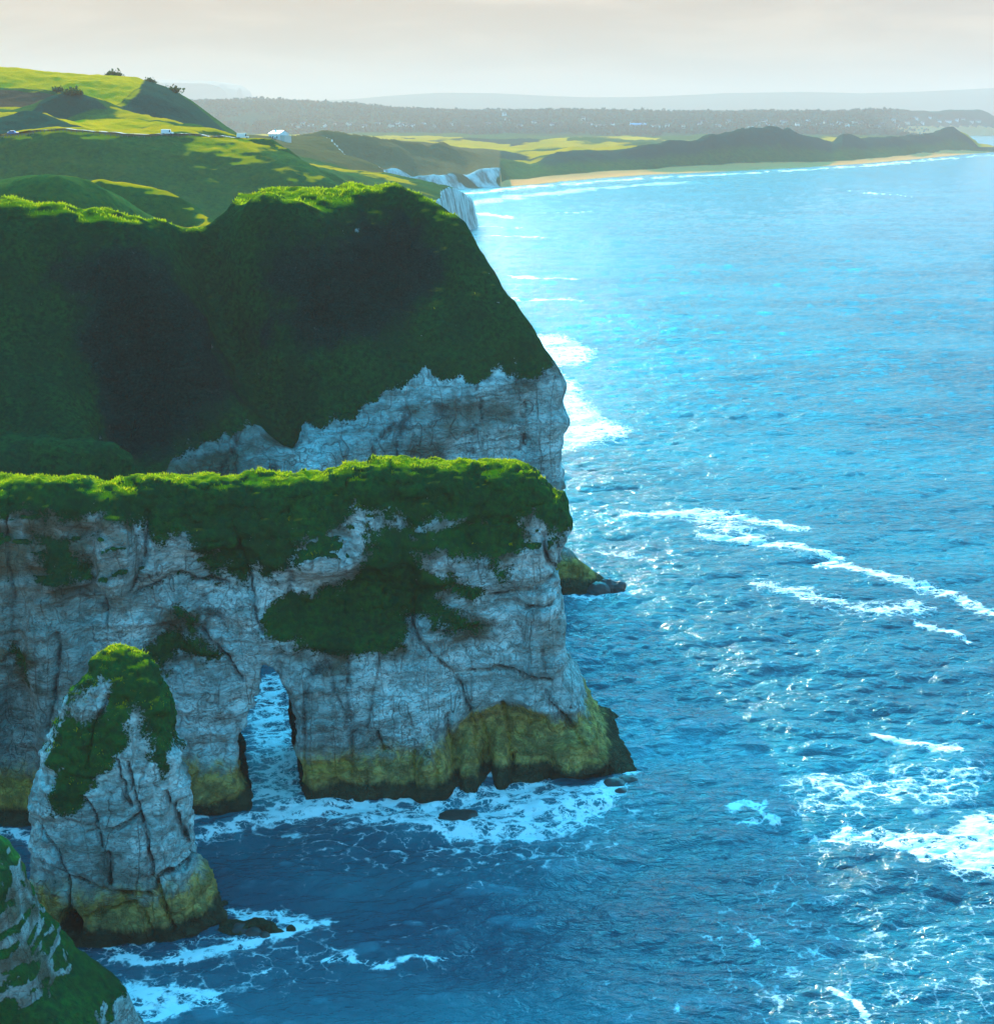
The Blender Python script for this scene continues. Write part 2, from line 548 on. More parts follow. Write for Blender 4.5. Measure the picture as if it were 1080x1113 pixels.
def blade_mat(name, a, b):
    m, t = new_mat(name)
    pos = t.n('ShaderNodeNewGeometry').outputs['Position']
    c = t.mix(t.ramp(t.noise(pos, 1.2, 3), 0.35, 0.65), a, b)
    d = t.n('ShaderNodeBsdfDiffuse', None, Color=c)
    tr = t.n('ShaderNodeBsdfTranslucent', None, Color=c)
    mx = t.n('ShaderNodeMixShader', None, _0=0.5, _1=d, _2=tr)
    t.n('ShaderNodeOutputMaterial', None, Surface=mx)
    return m


M_CLIFF = cliff_mat('chalk_and_turf')
M_HEAD = cliff_mat('headland_rock_and_turf', 0.7, (0.001, 0.028, 0.012), (0.006, 0.075, 0.018))
M_LAND = land_mat('hill_turf')
M_FAR = land_mat('far_turf', 0.35)
M_BLADE = blade_mat('grass_blades', (0.26, 0.34, 0.006), (0.46, 0.42, 0.008))
M_BUSH = blade_mat('shrub_leaves', (0.02, 0.05, 0.015), (0.05, 0.08, 0.02))


# ------------------------------------------------------------------ the chalk promontory with its arch
def yf_px(px):
    q = np.clip(np.asarray(px, float), -400, 760)
    return 129.0 + 11.5 * np.sign(q) * (np.abs(q) / 680.0) ** 1.3


_pxs = np.linspace(-400, 760, 60)
_Xs = np.array([P(p, 700, yf_px(p))[0] for p in _pxs])


def Yf(X):
    return np.interp(X, _Xs, yf_px(_pxs))


def A2(x, y, off=0.0):
    q = P(x, y, float(yf_px(x)) + off)
    return (q[0], q[2])


sil_px = [(-330, 522), (-120, 526), (0, 527), (30, 529), (60, 523), (82, 519), (105, 525), (135, 525), (160, 522), (200, 522), (260, 520),
          (300, 520), (345, 517), (380, 507), (420, 502), (460, 505), (500, 507), (535, 504), (560, 504), (578, 514), (594, 528), (612, 550)]
side_px = [(619, 568), (622, 585), (615, 600), (609, 625), (606, 650), (611, 680), (608, 700), (615, 722), (623, 745), (632, 765),
           (648, 790), (662, 808), (684, 828), (690, 850), (690, 940), (-330, 940)]
SIL = [A2(x, y, 5.5) for x, y in sil_px] + [A2(x, y, 3.0) for x, y in side_px]
TUN = [A2(x, y) for x, y in [(288, 731), (296, 734), (310, 756), (322, 785), (326, 806), (322, 825), (330, 850), (334, 905), (272, 905),
                             (274, 868), (257, 834), (262, 806), (280, 772)]]
CRK = [[(245, 578), (258, 612), (266, 640), (272, 668), (284, 692)], [(438, 676), (458, 704), (480, 725), (497, 738), (510, 780), (518, 812), (528, 836)],
       [(487, 778), (488, 806), (492, 830), (508, 858)], [(520, 790), (530, 812), (534, 850)], [(545, 770), (552, 800), (558, 838)],
       [(594, 758), (606, 776), (616, 788), (632, 803)], [(60, 690), (64, 730), (56, 790)], [(108, 660), (112, 690)], [(150, 566), (150, 610), (137, 650)],
       [(410, 795), (418, 815)], [(450, 815), (452, 850)], [(214, 690), (240, 716), (262, 742)], [(140, 655), (180, 640), (240, 648)],
       [(590, 590), (598, 618), (604, 628)], [(570, 665), (606, 656)], [(530, 655), (575, 648), (606, 632)], [(500, 735), (545, 728), (600, 745)]]
REC = [  # hollows (px, py, rx, ry, depth) in the face, negative bulges out
    (540, 800, 62, 60, 1.3), (400, 660, 110, 45, 2.0), (215, 640, 75, 38, 1.4), (175, 720, 40, 40, 1.3), (60, 740, 34, 130, -1.6), (350, 780, 70, 60, -1.0),
    (120, 610, 26, 60, -1.3), (440, 780, 50, 50, -0.6), (600, 690, 40, 60, -1.2), (350, 620, 45, 26, -1.3), (530, 590, 50, 30, 0.8), (15, 800, 26, 90, 1.2),
    (110, 800, 40, 80, 0.8), (470, 840, 24, 40, -1.4), (512, 835, 14, 40, -1.3), (545, 830, 12, 44, -1.2), (630, 815, 44, 26, -1.5), (230, 850, 48, 40, -1.2)]
MOSS = [
    [(-300, 500), (-300, 566), (0, 568), (60, 573), (100, 566), (150, 576), (162, 596), (200, 588), (228, 612), (243, 645), (262, 655), (270, 622), (300, 600),
     (330, 590), (360, 570), (388, 564), (430, 572), (450, 580), (470, 570), (500, 576), (545, 577), (580, 566), (600, 578), (604, 592), (625, 580), (640, 480)],
    [(285, 672), (300, 660), (340, 655), (380, 640), (398, 602), (400, 578), (430, 590), (470, 588), (520, 574), (560, 568), (573, 600), (540, 612), (500, 610),
     (455, 605), (460, 625), (500, 638), (522, 645), (515, 660), (480, 650), (470, 657), (500, 675), (520, 686), (490, 690), (460, 675), (440, 680), (440, 705),
     (400, 715), (350, 720), (310, 705), (284, 692)],
    [(143, 716), (175, 698), (200, 704), (232, 722), (190, 725), (168, 744), (150, 732)], [(188, 680), (215, 680), (206, 697)],
    [(536, 622), (556, 622), (552, 634), (540, 632)], [(25, 590), (60, 600), (92, 632), (60, 640), (38, 622)], [(185, 560), (240, 560), (225, 640), (200, 600)],
    [(330, 560), (380, 560), (372, 582), (340, 590)], [(10, 715), (30, 720), (26, 745)], [(270, 600), (330, 575), (320, 620), (280, 640)]]
fx = (-75, 22, -4, 38, 0.2)
F_sil = Field(*fx, lambda x, z: poly_sd(x, z, SIL))
F_tun = Field(*fx, lambda x, z: poly_sd(x, z, TUN))
F_moss = Field(*fx, lambda x, z: np.min([poly_sd(x + 0.5 * fbm(x * .5, z * .5, 3.1, 3), z + 0.8 * fbm(x * .5, z * .5, 8.1, 3), [A2(a, b) for a, b in q]) for q in MOSS], 0))
F_crk = Field(*fx[:4], 0.1, lambda x, z: np.min([line_dist(x + 0.3 * fbm(x * .8, z * .8, 1.1, 3), z + 0.3 * fbm(x * .8, z * .8, 4.1, 3), [A2(a, b) for a, b in q]) for q in CRK], 0))


def _rel(x, z):
    r = np.zeros_like(x)
    for a, b, rx, ry, dp in REC:
        c = A2(a, b)
        s = 11.9
        q = np.sqrt(((x - c[0]) * s / rx) ** 2 + ((z - c[1]) * s / ry) ** 2) + 0.35 * fbm(x * .25, z * .25, 2.2, 3)
        r += 1.35 * dp * (1 - sstep(q, 0.5, 1.1))
    r += 1.3 * fbm(x * 0.16, z * 0.05, 7.7, 4, 0.55)                       # buttresses
    r += 0.75 * fbm(x * 0.05 + 2, z * 0.55 + 0.6 * fbm(x * .1, z * .1, 5.0, 2), 3.3, 4, 0.6)   # beds
    r += 0.16 * np.tanh(4 * vn(x * .03 + 9, z * .85 + .7 * fbm(x * .08, z * .08, 3.0, 3), 1.0)) + .08 * np.tanh(4 * vn(x * .05 + 4, z * 2.1 + .9 * fbm(x * .1, z * .1, 6.0, 3), 2.0))
    r -= 0.9 * np.abs(fbm(x * 0.3, z * 0.12, 6.1, 3))
    return r


def _joint(x, z):
    g = np.abs(fbm(x * 0.30 + .35 * fbm(x * .12, z * .22, 21.0, 3), z * 0.035 + 4, 22.0, 2))
    m = sstep(fbm(x * .12, z * .10, 23.0, 2), -.25, .15)
    g2 = np.abs(fbm(x * 0.04 + 3, z * .33 + .6 * fbm(x * .15, z * .15, 24.0, 3), 25.0, 2))
    m2 = sstep(fbm(x * .10 + 8, z * .15, 26.0, 2), 0.0, .3)
    return np.maximum((1 - sstep(g, 0.0, 0.045)) * m, .7 * (1 - sstep(g2, 0.0, .04)) * m2)


F_joint = Field(*fx[:4], 0.1, _joint)
F_rel = Field(*fx[:4], 0.15, _rel)


def fA(p):
    X, Y, Z = p[:, 0], p[:, 1], p[:, 2]
    yf = Yf(X)
    back_t = 15.0 + 14 * sstep(-X, 44, 62)
    lean = 0.10 * Z + 0.9 * sstep(Z, 22, 30) - 1.3 * sstep(Z, 5.5, 0.0)
    front = yf + lean + F_rel(X, Z) - Y
    back = Y - (yf + back_t - 0.16 * Z + 1.2 * vn(X * .2, Z * .2, 5.5))
    f = smax(smax(F_sil(X, Z) + 0.7 * vn(Z * .4, X * .05, 2.2) * (Z < 29), front, 2.2), back, 3.0)
    tn = F_tun(X + 0.205 * (Y - yf), Z)
    f = smax(f, -tn, 0.8)
    n3 = fbm(X * 0.45, Y * 0.45, Z * 0.6, 4, 0.55)
    f = f + 0.65 * n3 + 0.30 * fbm(X * 0.9, Y * 0.9, Z * 1.6, 3, .6, True) + 0.14 * fbm(X * 2.2, Y * 2.2, Z * 2.8, 2)
    ck = np.where(np.abs(front) < 4, F_crk(X, Z), 9.0)
    f = f + 0.8 * (1 - sstep(ck, 0.03, 0.36)) + 0.45 * np.where(np.abs(front) < 3, F_joint(X, Z), 0)
    return f


vA, qA = surface_nets(fA, (-72, 124, -2.5), (19, 162, 35), 0.28, 1.6)
nA = normals(vA, qA)
dm = F_moss(vA[:, 0], vA[:, 2])
yfv = Yf(vA[:, 0])
onf = vA[:, 1] < yfv + 9
gA = np.where(onf, sstep(-dm, -1.7, 1.5), 0.0)
gA = np.maximum(gA, sstep(nA[:, 2], 0.55, 0.8) * sstep(vA[:, 2], 20, 24))
gA = np.maximum(gA, np.where(onf, 0, sstep(vA[:, 2] + 2 * vn(vA[:, 0] * .2, vA[:, 1] * .2, 1.0), 22, 26)))
gA *= 1 - sstep(-F_tun(vA[:, 0] + .205 * (vA[:, 1] - yfv), vA[:, 2]), -2.0, -1.0)
ckA = np.where(onf, 1 - sstep(F_crk(vA[:, 0], vA[:, 2]), 0.0, 0.26), 0) * (gA < .6) * sstep(fbm(vA[:, 0] * .5, vA[:, 1] * .5, vA[:, 2] * .5, 2), -.6, 0)
ckA = np.maximum(ckA, np.where(onf, .75 * F_joint(vA[:, 0], vA[:, 2]), 0) * (gA < .6))
stA = np.clip(0.5 * sstep(fbm(vA[:, 0] * .13, vA[:, 1] * .13, vA[:, 2] * .2, 4), 0.0, 0.55) + 0.8 * sstep(dm, 2.5, 0.0) * sstep(fbm(vA[:, 0] * .4, vA[:, 1], vA[:, 2] * .5, 3), -.3, .4)
              + 0.55 * sstep(vA[:, 0], -33, -42), 0, 1)
up = nA * (0.55 * fbm(vA[:, 0] * .55, vA[:, 1] * .55, vA[:, 2] * .55, 4, .6) * gA + 0.2 * gA)[:, None]
vA = vA + up
_c1, _c2 = A2(548, 800), A2(640, 800)
tun_shade = 1.0 * (1 - sstep(np.abs(F_tun(vA[:, 0] + .205 * (vA[:, 1] - yfv), vA[:, 2])), .7, 1.5)) * sstep(vA[:, 1] - yfv, 1.5, 3.5)  # shade inside the arch tunnel, painted into the rock colour
stA = np.maximum(stA, tun_shade)
algA = 1 + .85 * (1 - sstep(np.hypot((vA[:, 0] - _c1[0]) / 6.5, (vA[:, 2] - _c1[1]) / 5.0), .3, 1.1))  + .25 * (1 - sstep(np.hypot((vA[:, 0] - _c2[0]) / 4, (vA[:, 2] - _c2[1]) / 4.0), .3, 1.1))
promontory = mesh_np('chalk_cliff', vA, qA, M_CLIFF, attrs={'lit_turf': sstep(nA[:, 2], .80, .94) * sstep(vA[:, 2], 26.5, 28.5), 'grass': gA, 'crack': ckA, 'stain_shade': stA, 'dark': tun_shade * .75, 'algae': algA}, loc=(-22, 140, 0))
tag(promontory, 'long pale chalk promontory pierced by a sea arch, bright grass along its top', 'cliff')


# ------------------------------------------------------------------ the sea stack before the promontory
ST_TAB = np.array([(704, 122, 134), (709, 112, 142), (718, 101, 150), (737, 90, 162), (760, 75, 177), (790, 60, 185), (830, 46, 195), (870, 39, 201), (905, 40, 206),
                   (925, 39, 211), (960, 36, 226), (1000, 36, 247), (1020, 46, 262), (1060, 50, 270)], float)
STY = 111.5
st_z = np.array([P(0, r[0], STY)[2] for r in ST_TAB])[::-1]
st_l = np.array([P(r[1], r[0], STY)[0] for r in ST_TAB])[::-1]
st_r = np.array([P(r[2], r[0], STY)[0] for r in ST_TAB])[::-1]
ST_CRK = [[(135, 835), (145, 870), (155, 905), (165, 945), (180, 985), (190, 1010)], [(125, 830), (140, 880)], [(175, 870), (185, 905), (196, 935)],
          [(40, 905), (62, 925), (78, 962), (82, 1000)], [(95, 905), (130, 900), (150, 890)], [(60, 945), (110, 962), (165, 968)], [(160, 955), (200, 950), (220, 940)],
          [(110, 770), (95, 800), (92, 840)], [(86, 870), (100, 880), (112, 920)], [(160, 985), (170, 1015)], [(95, 990), (150, 975)], [(118, 925), (122, 958)]]
ST_MOSS = [[(95, 690), (150, 690), (170, 740), (185, 770), (178, 800), (172, 850), (160, 838), (150, 800), (140, 775), (128, 800), (132, 815), (112, 840), (100, 850),
            (82, 885), (52, 890), (50, 870), (70, 840), (44, 840), (46, 815), (60, 790), (86, 800), (110, 790), (112, 760), (98, 745), (80, 770), (60, 780)]]


def S2(x, y):
    q = P(x, y, 107.5)
    return (q[0], q[2])


sx = (-40, -14, -4, 28, 0.08)
F_sm = Field(*sx, lambda x, z: np.min([poly_sd(x + 0.5 * fbm(x * .7, z * .7, 3.1, 3), z + 0.5 * fbm(x * .7, z * .7, 8.1, 3), [S2(a, b) for a, b in q]) for q in ST_MOSS], 0))
F_sc = Field(*sx, lambda x, z: np.min([line_dist(x + 0.15 * fbm(x * 1.2, z * 1.2, 1.1, 3), z + 0.15 * fbm(x * 1.2, z * 1.2, 4.1, 3), [S2(a, b) for a, b in q]) for q in ST_CRK], 0))


def fS(p):
    X, Y, Z = p[:, 0], p[:, 1], p[:, 2]
    l, r = np.interp(Z, st_z, st_l), np.interp(Z, st_z, st_r)
    l = l - 0.25 * vn(Z * 0.8, Y * .3, 4.0)
    cx, hw = (l + r) / 2, (r - l) / 2 + 0.25
    hd = 0.25 + np.clip(hw * 0.62, 0, 4.6)
    cyy = STY - 0.06 * (8 - Z)
    q = (np.abs(X - cx) / hw) ** 2.5 + (np.abs(Y - cyy) / hd) ** 2.5
    f = (q ** 0.4 - 1) * np.minimum(hw, hd) * 0.95
    f = smax(f, Z - st_z[-1] + 0.05, 0.8)
    f = f + 0.45 * fbm(X * 0.5, Y * 0.5, Z * 0.6, 4, .55) + 0.34 * fbm(X * 0.2, Y * 0.2, Z * 1.1, 4, .6) + .16 * fbm(X * 1.3, Y * 1.3, Z * 1.8, 3, .6, True)
    slab = ((X + 35.4 - 0.12 * Z) / 1.6) ** 2 + ((Y - 114.5) / 2.6) ** 2                     # leaning fin behind the left foot
    f = np.minimum(f, (np.sqrt(slab) - 1) * 1.5 + np.maximum(Z - 7.5, 0) * .9 + 0.3 * fbm(X * .6, Y * .6, Z * .6, 3))
    toe = np.sqrt(((X + 20.3) / 3.4) ** 2 + ((Y - 109.0) / 1.3) ** 2 + ((Z + 0.3) / 1.0) ** 2)
    f = np.minimum(f, (toe - 1) * 1.0 + 0.45 * fbm(X * .9, Y * .9, Z * .9, 3))
    nt = S2(80, 1000)
    notch = np.sqrt(((X - nt[0]) / 1.0) ** 2 + ((Y - 106) / 4.0) ** 2 + ((Z - nt[1]) / 1.6) ** 2)
    f = smax(f, -(notch - 1) * 1.0, 0.4)
    ck = np.where(Y < STY + .5, F_sc(X, Z), 9.0)
    return f + 0.55 * (1 - sstep(ck * (1.15 + vn(X * .9, Y, Z * .9)), 0.03, 0.30)) + 0.06 * vn(X * 3.5, Y * 3.5, Z * 3.5)


vS, qS = surface_nets(fS, (-38.5, 103.5, -2.2), (-14.5, 119.5, 25.5), 0.16, 1.0)
nS = normals(vS, qS)
dms = F_sm(vS[:, 0], vS[:, 2])
gS = np.where(vS[:, 1] < STY + .5, sstep(-dms, -1.2, 1.0), sstep(vS[:, 2] + 2 * vn(vS[:, 0] * .4, vS[:, 1] * .4, 3), 13, 16))
gS = np.maximum(gS, sstep(vS[:, 2], 20.5, 22.5))
ckS = np.where(vS[:, 1] < STY + .5, 1 - sstep(F_sc(vS[:, 0], vS[:, 2]) * (1.15 + vn(vS[:, 0] * .9, 0, vS[:, 2] * .9)), 0.02, 0.18), 0) * (gS < .6)
stS = 0.6 * sstep(fbm(vS[:, 0] * .3, vS[:, 1] * .3, vS[:, 2] * .4, 4), 0.0, .5)
vS = vS + nS * (0.3 * fbm(vS[:, 0] * 1.0, vS[:, 1] * 1.0, vS[:, 2] * 1.0, 4, .6) * gS + .08 * gS)[:, None]
dkS = sstep(vS[:, 0], -33.2, -34.4) * (vS[:, 1] > 112.0) * sstep(vS[:, 2], 8.5, 7.5)  # shadow side of the leaning fin, put into the colour
stack = mesh_np('sea_stack', vS, qS, M_CLIFF, attrs={'lit_turf': sstep(nS[:, 2], .7, .9) * sstep(vS[:, 2], 16, 19.5), 'grass': gS, 'crack': ckS, 'stain_shade': stS, 'dark': dkS * .8, 'algae': np.ones(len(vS))}, loc=(-27, 111, 0))
tag(stack, 'free standing chalk sea stack with mossy pointed top and yellow foot', 'sea stack')


# ------------------------------------------------------------------ rock at the lower left corner
RK = np.array([(917, -45), (930, -16), (957, 7), (992, 20), (1022, 34), (1052, 50), (1072, 64), (1095, 94), (1123, 118), (1190, 148), (1310, 190)], float)
RKY = 88.0
rk_z = np.array([P(0, r[0], RKY)[2] for r in RK])[::-1]
rk_r = np.array([P(r[1], r[0], RKY)[0] for r in RK])[::-1]


def fR(p):
    X, Y, Z = p[:, 0], p[:, 1], p[:, 2]
    r = np.interp(Z, rk_z, rk_r)
    side = (X - r) * 0.86
    side = smax(side, Z - rk_z[-1], 1.5)
    d = np.abs(Y - RKY - 1) - (3.0 + 0.16 * (22 - Z))
    f = smax(side, d, 3.0)
    return f + 0.4 * fbm(X * 0.5, Y * 0.5, Z * 0.6, 4, .55) + 0.2 * fbm(X * .2, Y * .2, Z * 1.2, 3)


vR, qR = surface_nets(fR, (-52, 78, -2), (-14, 99, 24), 0.2, 1.2)
nR = normals(vR, qR)
gR = np.maximum(sstep(nR[:, 2], 0.25, 0.6), sstep(fbm(vR[:, 0] * .3, vR[:, 1] * .3, vR[:, 2] * .25, 4) + .2 * (nR[:, 0]), 0.15, 0.4)) * sstep(vR[:, 2], 3, 6)
corner = mesh_np('coastal_rock', vR, qR, M_CLIFF, attrs={'lit_turf': 0 * gR, 'grass': gR, 'crack': 0 * gR, 'stain_shade': .45 + .5 * sstep(fbm(vR[:, 0] * .4, vR[:, 1] * .4, vR[:, 2] * .4, 3), 0, .4), 'dark': 0 * gR, 'algae': 0 * gR}, loc=(-33, 88, 0))
tag(corner, 'mossy grey rock shoulder sloping down in the nearest corner in front of the sea stack', 'rock')


# ------------------------------------------------------------------ big green headland behind the promontory
HP = [P(*q) for q in [
    (-200, 205, 214), (-90, 212, 214), (0, 218, 215), (50, 225, 216), (100, 232, 216), (150, 240, 217), (195, 247, 219), (215, 259, 222),
    (20, 233, 208.5), (60, 239, 209), (100, 245, 209.5), (-60, 230, 208), (150, 250, 211),
    (-60, 300, 202), (20, 300, 202), (100, 300, 203.5), (180, 300, 206), (205, 330, 204), (100, 400, 197.5), (150, 400, 198), (210, 400, 196.5), (60, 330, 201), (130, 490, 189), (180, 490, 190),
    (30, 365, 197), (60, 420, 190), (90, 462, 185.5), (0, 420, 189), (0, 462, 184), (-60, 440, 185),
    (-100, 468, 168), (0, 472, 168), (60, 477, 168), (100, 480, 168), (140, 486, 168), (165, 503, 167), (182, 523, 166), (60, 500, 176), (0, 498, 176), (130, 515, 176), (60, 560, 158),
    (228, 290, 218), (252, 345, 212), (287, 405, 205), (318, 450, 200.5), (335, 490, 195.5),
    (235, 243, 226), (255, 225, 232), (300, 212, 236), (360, 207, 238), (430, 205, 236), (455, 207, 234), (480, 224, 230.5), (505, 240, 227), (525, 275, 223), (545, 310, 219.5),
    (570, 345, 215.5), (592, 385, 211.5), (602, 402, 209.5), (262, 244, 216), (295, 238, 215), (340, 229, 220), (400, 217, 230), (282, 227, 225), (320, 219, 228), (365, 213, 231), (325, 225, 222.5), (375, 220, 226),
    (350, 255, 216.5), (350, 300, 211.5), (350, 350, 207), (355, 392, 203.5), (420, 300, 214.5), (450, 262, 224), (440, 352, 210), (475, 310, 217), (300, 290, 212), (300, 360, 206.5),
    (400, 412, 203), (330, 430, 200), (480, 372, 209), (520, 362, 211.5), (560, 398, 208.5), (430, 428, 202.5), (250, 455, 196), (220, 486, 193.5), (300, 474, 196), (370, 464, 199)]]
HP += [np.array(q) for q in [(-35, 268, 38), (-62, 262, 33), (-18, 266, 36), (-35, 290, 26), (-70, 290, 26), (-100, 255, 38), (-110, 285, 34), (-5, 255, 30), (-8, 280, 24), (-130, 250, 38)]]
for cx_, cy_, cY_ in [(-200, 205, 214), (-90, 212, 214), (0, 218, 215), (50, 225, 216), (100, 232, 216), (150, 240, 217), (195, 247, 219), (215, 259, 222),
                      (235, 243, 228), (255, 225, 232), (300, 212, 236), (360, 207, 238), (430, 205, 236), (480, 224, 230.5), (505, 240, 227), (525, 275, 223), (545, 310, 219.5),
                      (570, 345, 215.5), (592, 385, 211.5), (602, 402, 209.5)]:
    q = P(cx_, cy_, cY_)
    HP += [q + np.array([0.5, 6, -2.0]), q + np.array([1.0, 15, -6.5])]
H_head = tps(HP, 2e-5)
F_head = Field(-130, 30, 150, 300, 0.8, H_head)
COAST = [(-140, 146), (-70, 150), (-52, 156), (-44, 164), (-41, 176), (-40.5, 189.5), (-34, 191), (-27, 192.5), (-22, 194.5), (-14, 199.5), (-6, 203.0), (2, 205.0), (6.3, 206.5), (8.5, 209),
         (9.2, 214), (8.6, 222), (5, 238), (0, 255), (-6, 275), (-14, 300), (-20, 330), (-140, 330)]
F_coast = Field(-130, 30, 150, 300, 0.5, lambda x, y: -poly_sd(x, y, COAST))


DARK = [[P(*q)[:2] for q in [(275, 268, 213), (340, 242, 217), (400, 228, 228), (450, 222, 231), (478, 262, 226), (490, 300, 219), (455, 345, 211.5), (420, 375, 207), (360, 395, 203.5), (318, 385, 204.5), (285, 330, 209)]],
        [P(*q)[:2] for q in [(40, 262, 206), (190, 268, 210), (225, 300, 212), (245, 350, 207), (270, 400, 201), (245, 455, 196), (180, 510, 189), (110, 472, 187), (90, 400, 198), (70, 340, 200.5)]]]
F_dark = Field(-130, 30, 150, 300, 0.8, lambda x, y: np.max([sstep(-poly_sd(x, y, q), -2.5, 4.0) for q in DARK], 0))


GULLY = [P(*q)[:2] for q in [(213, 256, 223), (228, 290, 218), (252, 345, 212), (287, 405, 205), (332, 475, 199)]]
F_gul = Field(-130, 30, 150, 300, 0.8, lambda x, y: 4.2 * np.exp(-(line_dist(x + 1.2 * fbm(x * .15, y * .15, 41.0, 3), y, GULLY) / 3.4) ** 2) * sstep(y, 224, 216))


def fH(p):
    X, Y, Z = p[:, 0], p[:, 1], p[:, 2]
    h = F_head(X, Y)
    h = h + 1.2 * fbm(X * 0.09, Y * 0.09, 3.0, 4) + 0.55 * fbm(X * 0.4, Y * 0.4, 1.0, 4, .6) + 0.9 * fbm(X * .16 + .03 * Y, Y * .03, 6.0, 4, .55, True) * sstep(Z, 18, 26)
    h = h - F_gul(X, Y)
    top = (Z - h) * 0.75
    d = F_coast(X, Y)
    col = fbm(X * 0.22, Y * 0.22, Z * 0.03, 3, .55)
    side = -(d - 0.02 * (28 - Z) + 2.4 * col + 1.3 * fbm(X * .06, Y * .06, Z * .40, 4, .6))
    side = side - 1.3 * np.exp(-((Z - 1.0) / 2.0) ** 2)
    f = smax(top, side, 1.6)
    tx = P(628, 640, 201)
    cone = np.sqrt(((X - 10.5 + .25 * Z) / 5.6) ** 2 + ((Y - 202.5) / 4.5) ** 2)
    f = np.minimum(f, (cone - 1 + np.maximum(Z, 0) / 6.6) * 3.4 + 0.6 * fbm(X * .35, Y * .35, Z * .5, 4, .6))
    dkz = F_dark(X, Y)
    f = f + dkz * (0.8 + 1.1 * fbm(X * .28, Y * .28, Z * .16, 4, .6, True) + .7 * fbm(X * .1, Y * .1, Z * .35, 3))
    return f + 0.55 * fbm(X * 0.35, Y * 0.35, Z * 0.5, 4, .6)


vH, qH = surface_nets(fH, (-112, 158, -2.5), (24, 292, 60), 0.55, 2.2)
nH = normals(vH, qH)
dH = F_coast(vH[:, 0], vH[:, 1])
hH = F_head(vH[:, 0], vH[:, 1]) - F_gul(vH[:, 0], vH[:, 1])
rim = hH - vH[:, 2]
nz = fbm(vH[:, 0] * .2, vH[:, 1] * .2, vH[:, 2] * .2, 4)
gH = 1 - sstep(rim + 1.8 * nz + 2.0 * fbm(vH[:, 0] * .07, vH[:, 1] * .07, 2.0, 3), 1.2, 3.0) * sstep(nH[:, 2], 0.62, 0.40)
gH *= 1 - (vH[:, 2] < 8) * (dH < 3) * 1.0
slope = nH[:, 2]
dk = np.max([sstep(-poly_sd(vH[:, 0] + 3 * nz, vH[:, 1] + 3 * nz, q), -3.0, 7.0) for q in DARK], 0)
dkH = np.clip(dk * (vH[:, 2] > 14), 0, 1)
zc = np.interp(vH[:, 0], [-48, -43, -36, -30, -24, -14, -6, 2, 8], [0, 22.0, 24.0, 25.5, 24.0, 28.5, 30, 30.5, 30])
front_h = (dH < 7) & (vH[:, 1] < 222)
gH = np.maximum(gH, sstep(F_gul(vH[:, 0], vH[:, 1]), .4, 1.2) * (vH[:, 2] > 20))
gH = np.where(front_h, np.minimum(1, sstep(vH[:, 2] - zc + 3.0 * nz + 1.2 * fbm(vH[:, 0] * .6, vH[:, 1] * .6, 3.0, 3), -1.2, 1.2)), gH)
toe = (vH[:, 2] < 7.5) * (vH[:, 0] > 2) * 1.0
_hx = vH[:, 0] * .8 - vH[:, 1] * .4
ckH = (1 - sstep(np.abs(fbm(_hx * .22 + .3 * fbm(_hx * .1, vH[:, 2] * .2, 31.0, 3), vH[:, 2] * .03, 32.0, 2)), 0.0, .06)) * .9 * (gH < .5)
ckH = np.maximum(ckH, (1 - sstep(np.abs(fbm(_hx * .03, vH[:, 2] * .3 + .5 * fbm(_hx * .12, vH[:, 2] * .12, 34.0, 3), 33.0, 2)), 0.0, .05)) * .6 * (gH < .5))
headland = mesh_np('headland', vH, qH, M_HEAD, attrs={'lit_turf': sstep(nH[:, 2], .82, .94) * sstep(vH[:, 2], 36, 44), 'grass': gH, 'crack': ckH, 'dark': dkH, 'algae': toe,
                   'stain_shade': np.clip(.75 * sstep(fbm(vH[:, 0] * .1, vH[:, 1] * .1, vH[:, 2] * .16, 4), 0.0, .45) + sstep(vH[:, 0], -22, -34) * .6 + toe * .4, 0, 1)}, loc=(-40, 220, 0))
tag(headland, 'tall green headland with dark hollow scarps above a chalk band, behind the arch', 'headland')


# ------------------------------------------------------------------ grass growing on the near tops
def tufts(v, f, n, g, dens, size, cond):
    """bent triangular blades in small clumps on the grass"""
    fc = v[f].mean(1)
    e1, e2 = v[f[:, 2]] - v[f[:, 0]], v[f[:, 3]] - v[f[:, 1]]
    area = 0.5 * np.linalg.norm(np.cross(e1, e2), axis=1)
    gg = g[f].mean(1) * cond(fc, n[f].mean(1))
    cnt = rng.poisson(np.clip(area * dens * gg, 0, 8))
    idx = np.repeat(np.arange(len(f)), cnt)
    m = len(idx)
    a, b = rng.random((m, 1)), rng.random((m, 1))
    p = (v[f[idx, 0]] * (1 - a) + v[f[idx, 1]] * a) * (1 - b) + (v[f[idx, 3]] * (1 - a) + v[f[idx, 2]] * a) * b
    nn = n[f[idx, 0]] * 0.5 + np.array([0, 0, 0.7])
    th = rng.random(m) * 2 * PI
    d = np.stack([np.cos(th), np.sin(th), 0 * th], 1)
    cl = 0.35 + 1.25 * sstep(fbm(p[:, 0] * .8, p[:, 1] * .8, p[:, 2] * .8, 3), -.4, .5)
    L = (size * (0.5 + rng.random(m)) * cl)[:, None]
    lean = np.stack([np.cos(th * 1.7 + 1), np.sin(th * 1.7 + 1), 0 * th], 1) * 0.45
    w = L * 0.2
    base = p - nn * 0.05
    v0, v1 = base - d * w, base + d * w
    v2, v3 = base + (nn + lean * .4) * L * .6 + d * w * .6, base + (nn + lean) * L
    V = np.stack([v0, v1, v2, v3], 1).reshape(-1, 3)
    F = np.arange(m)[:, None] * 4 + np.array([0, 1, 2, 3])
    return V, F


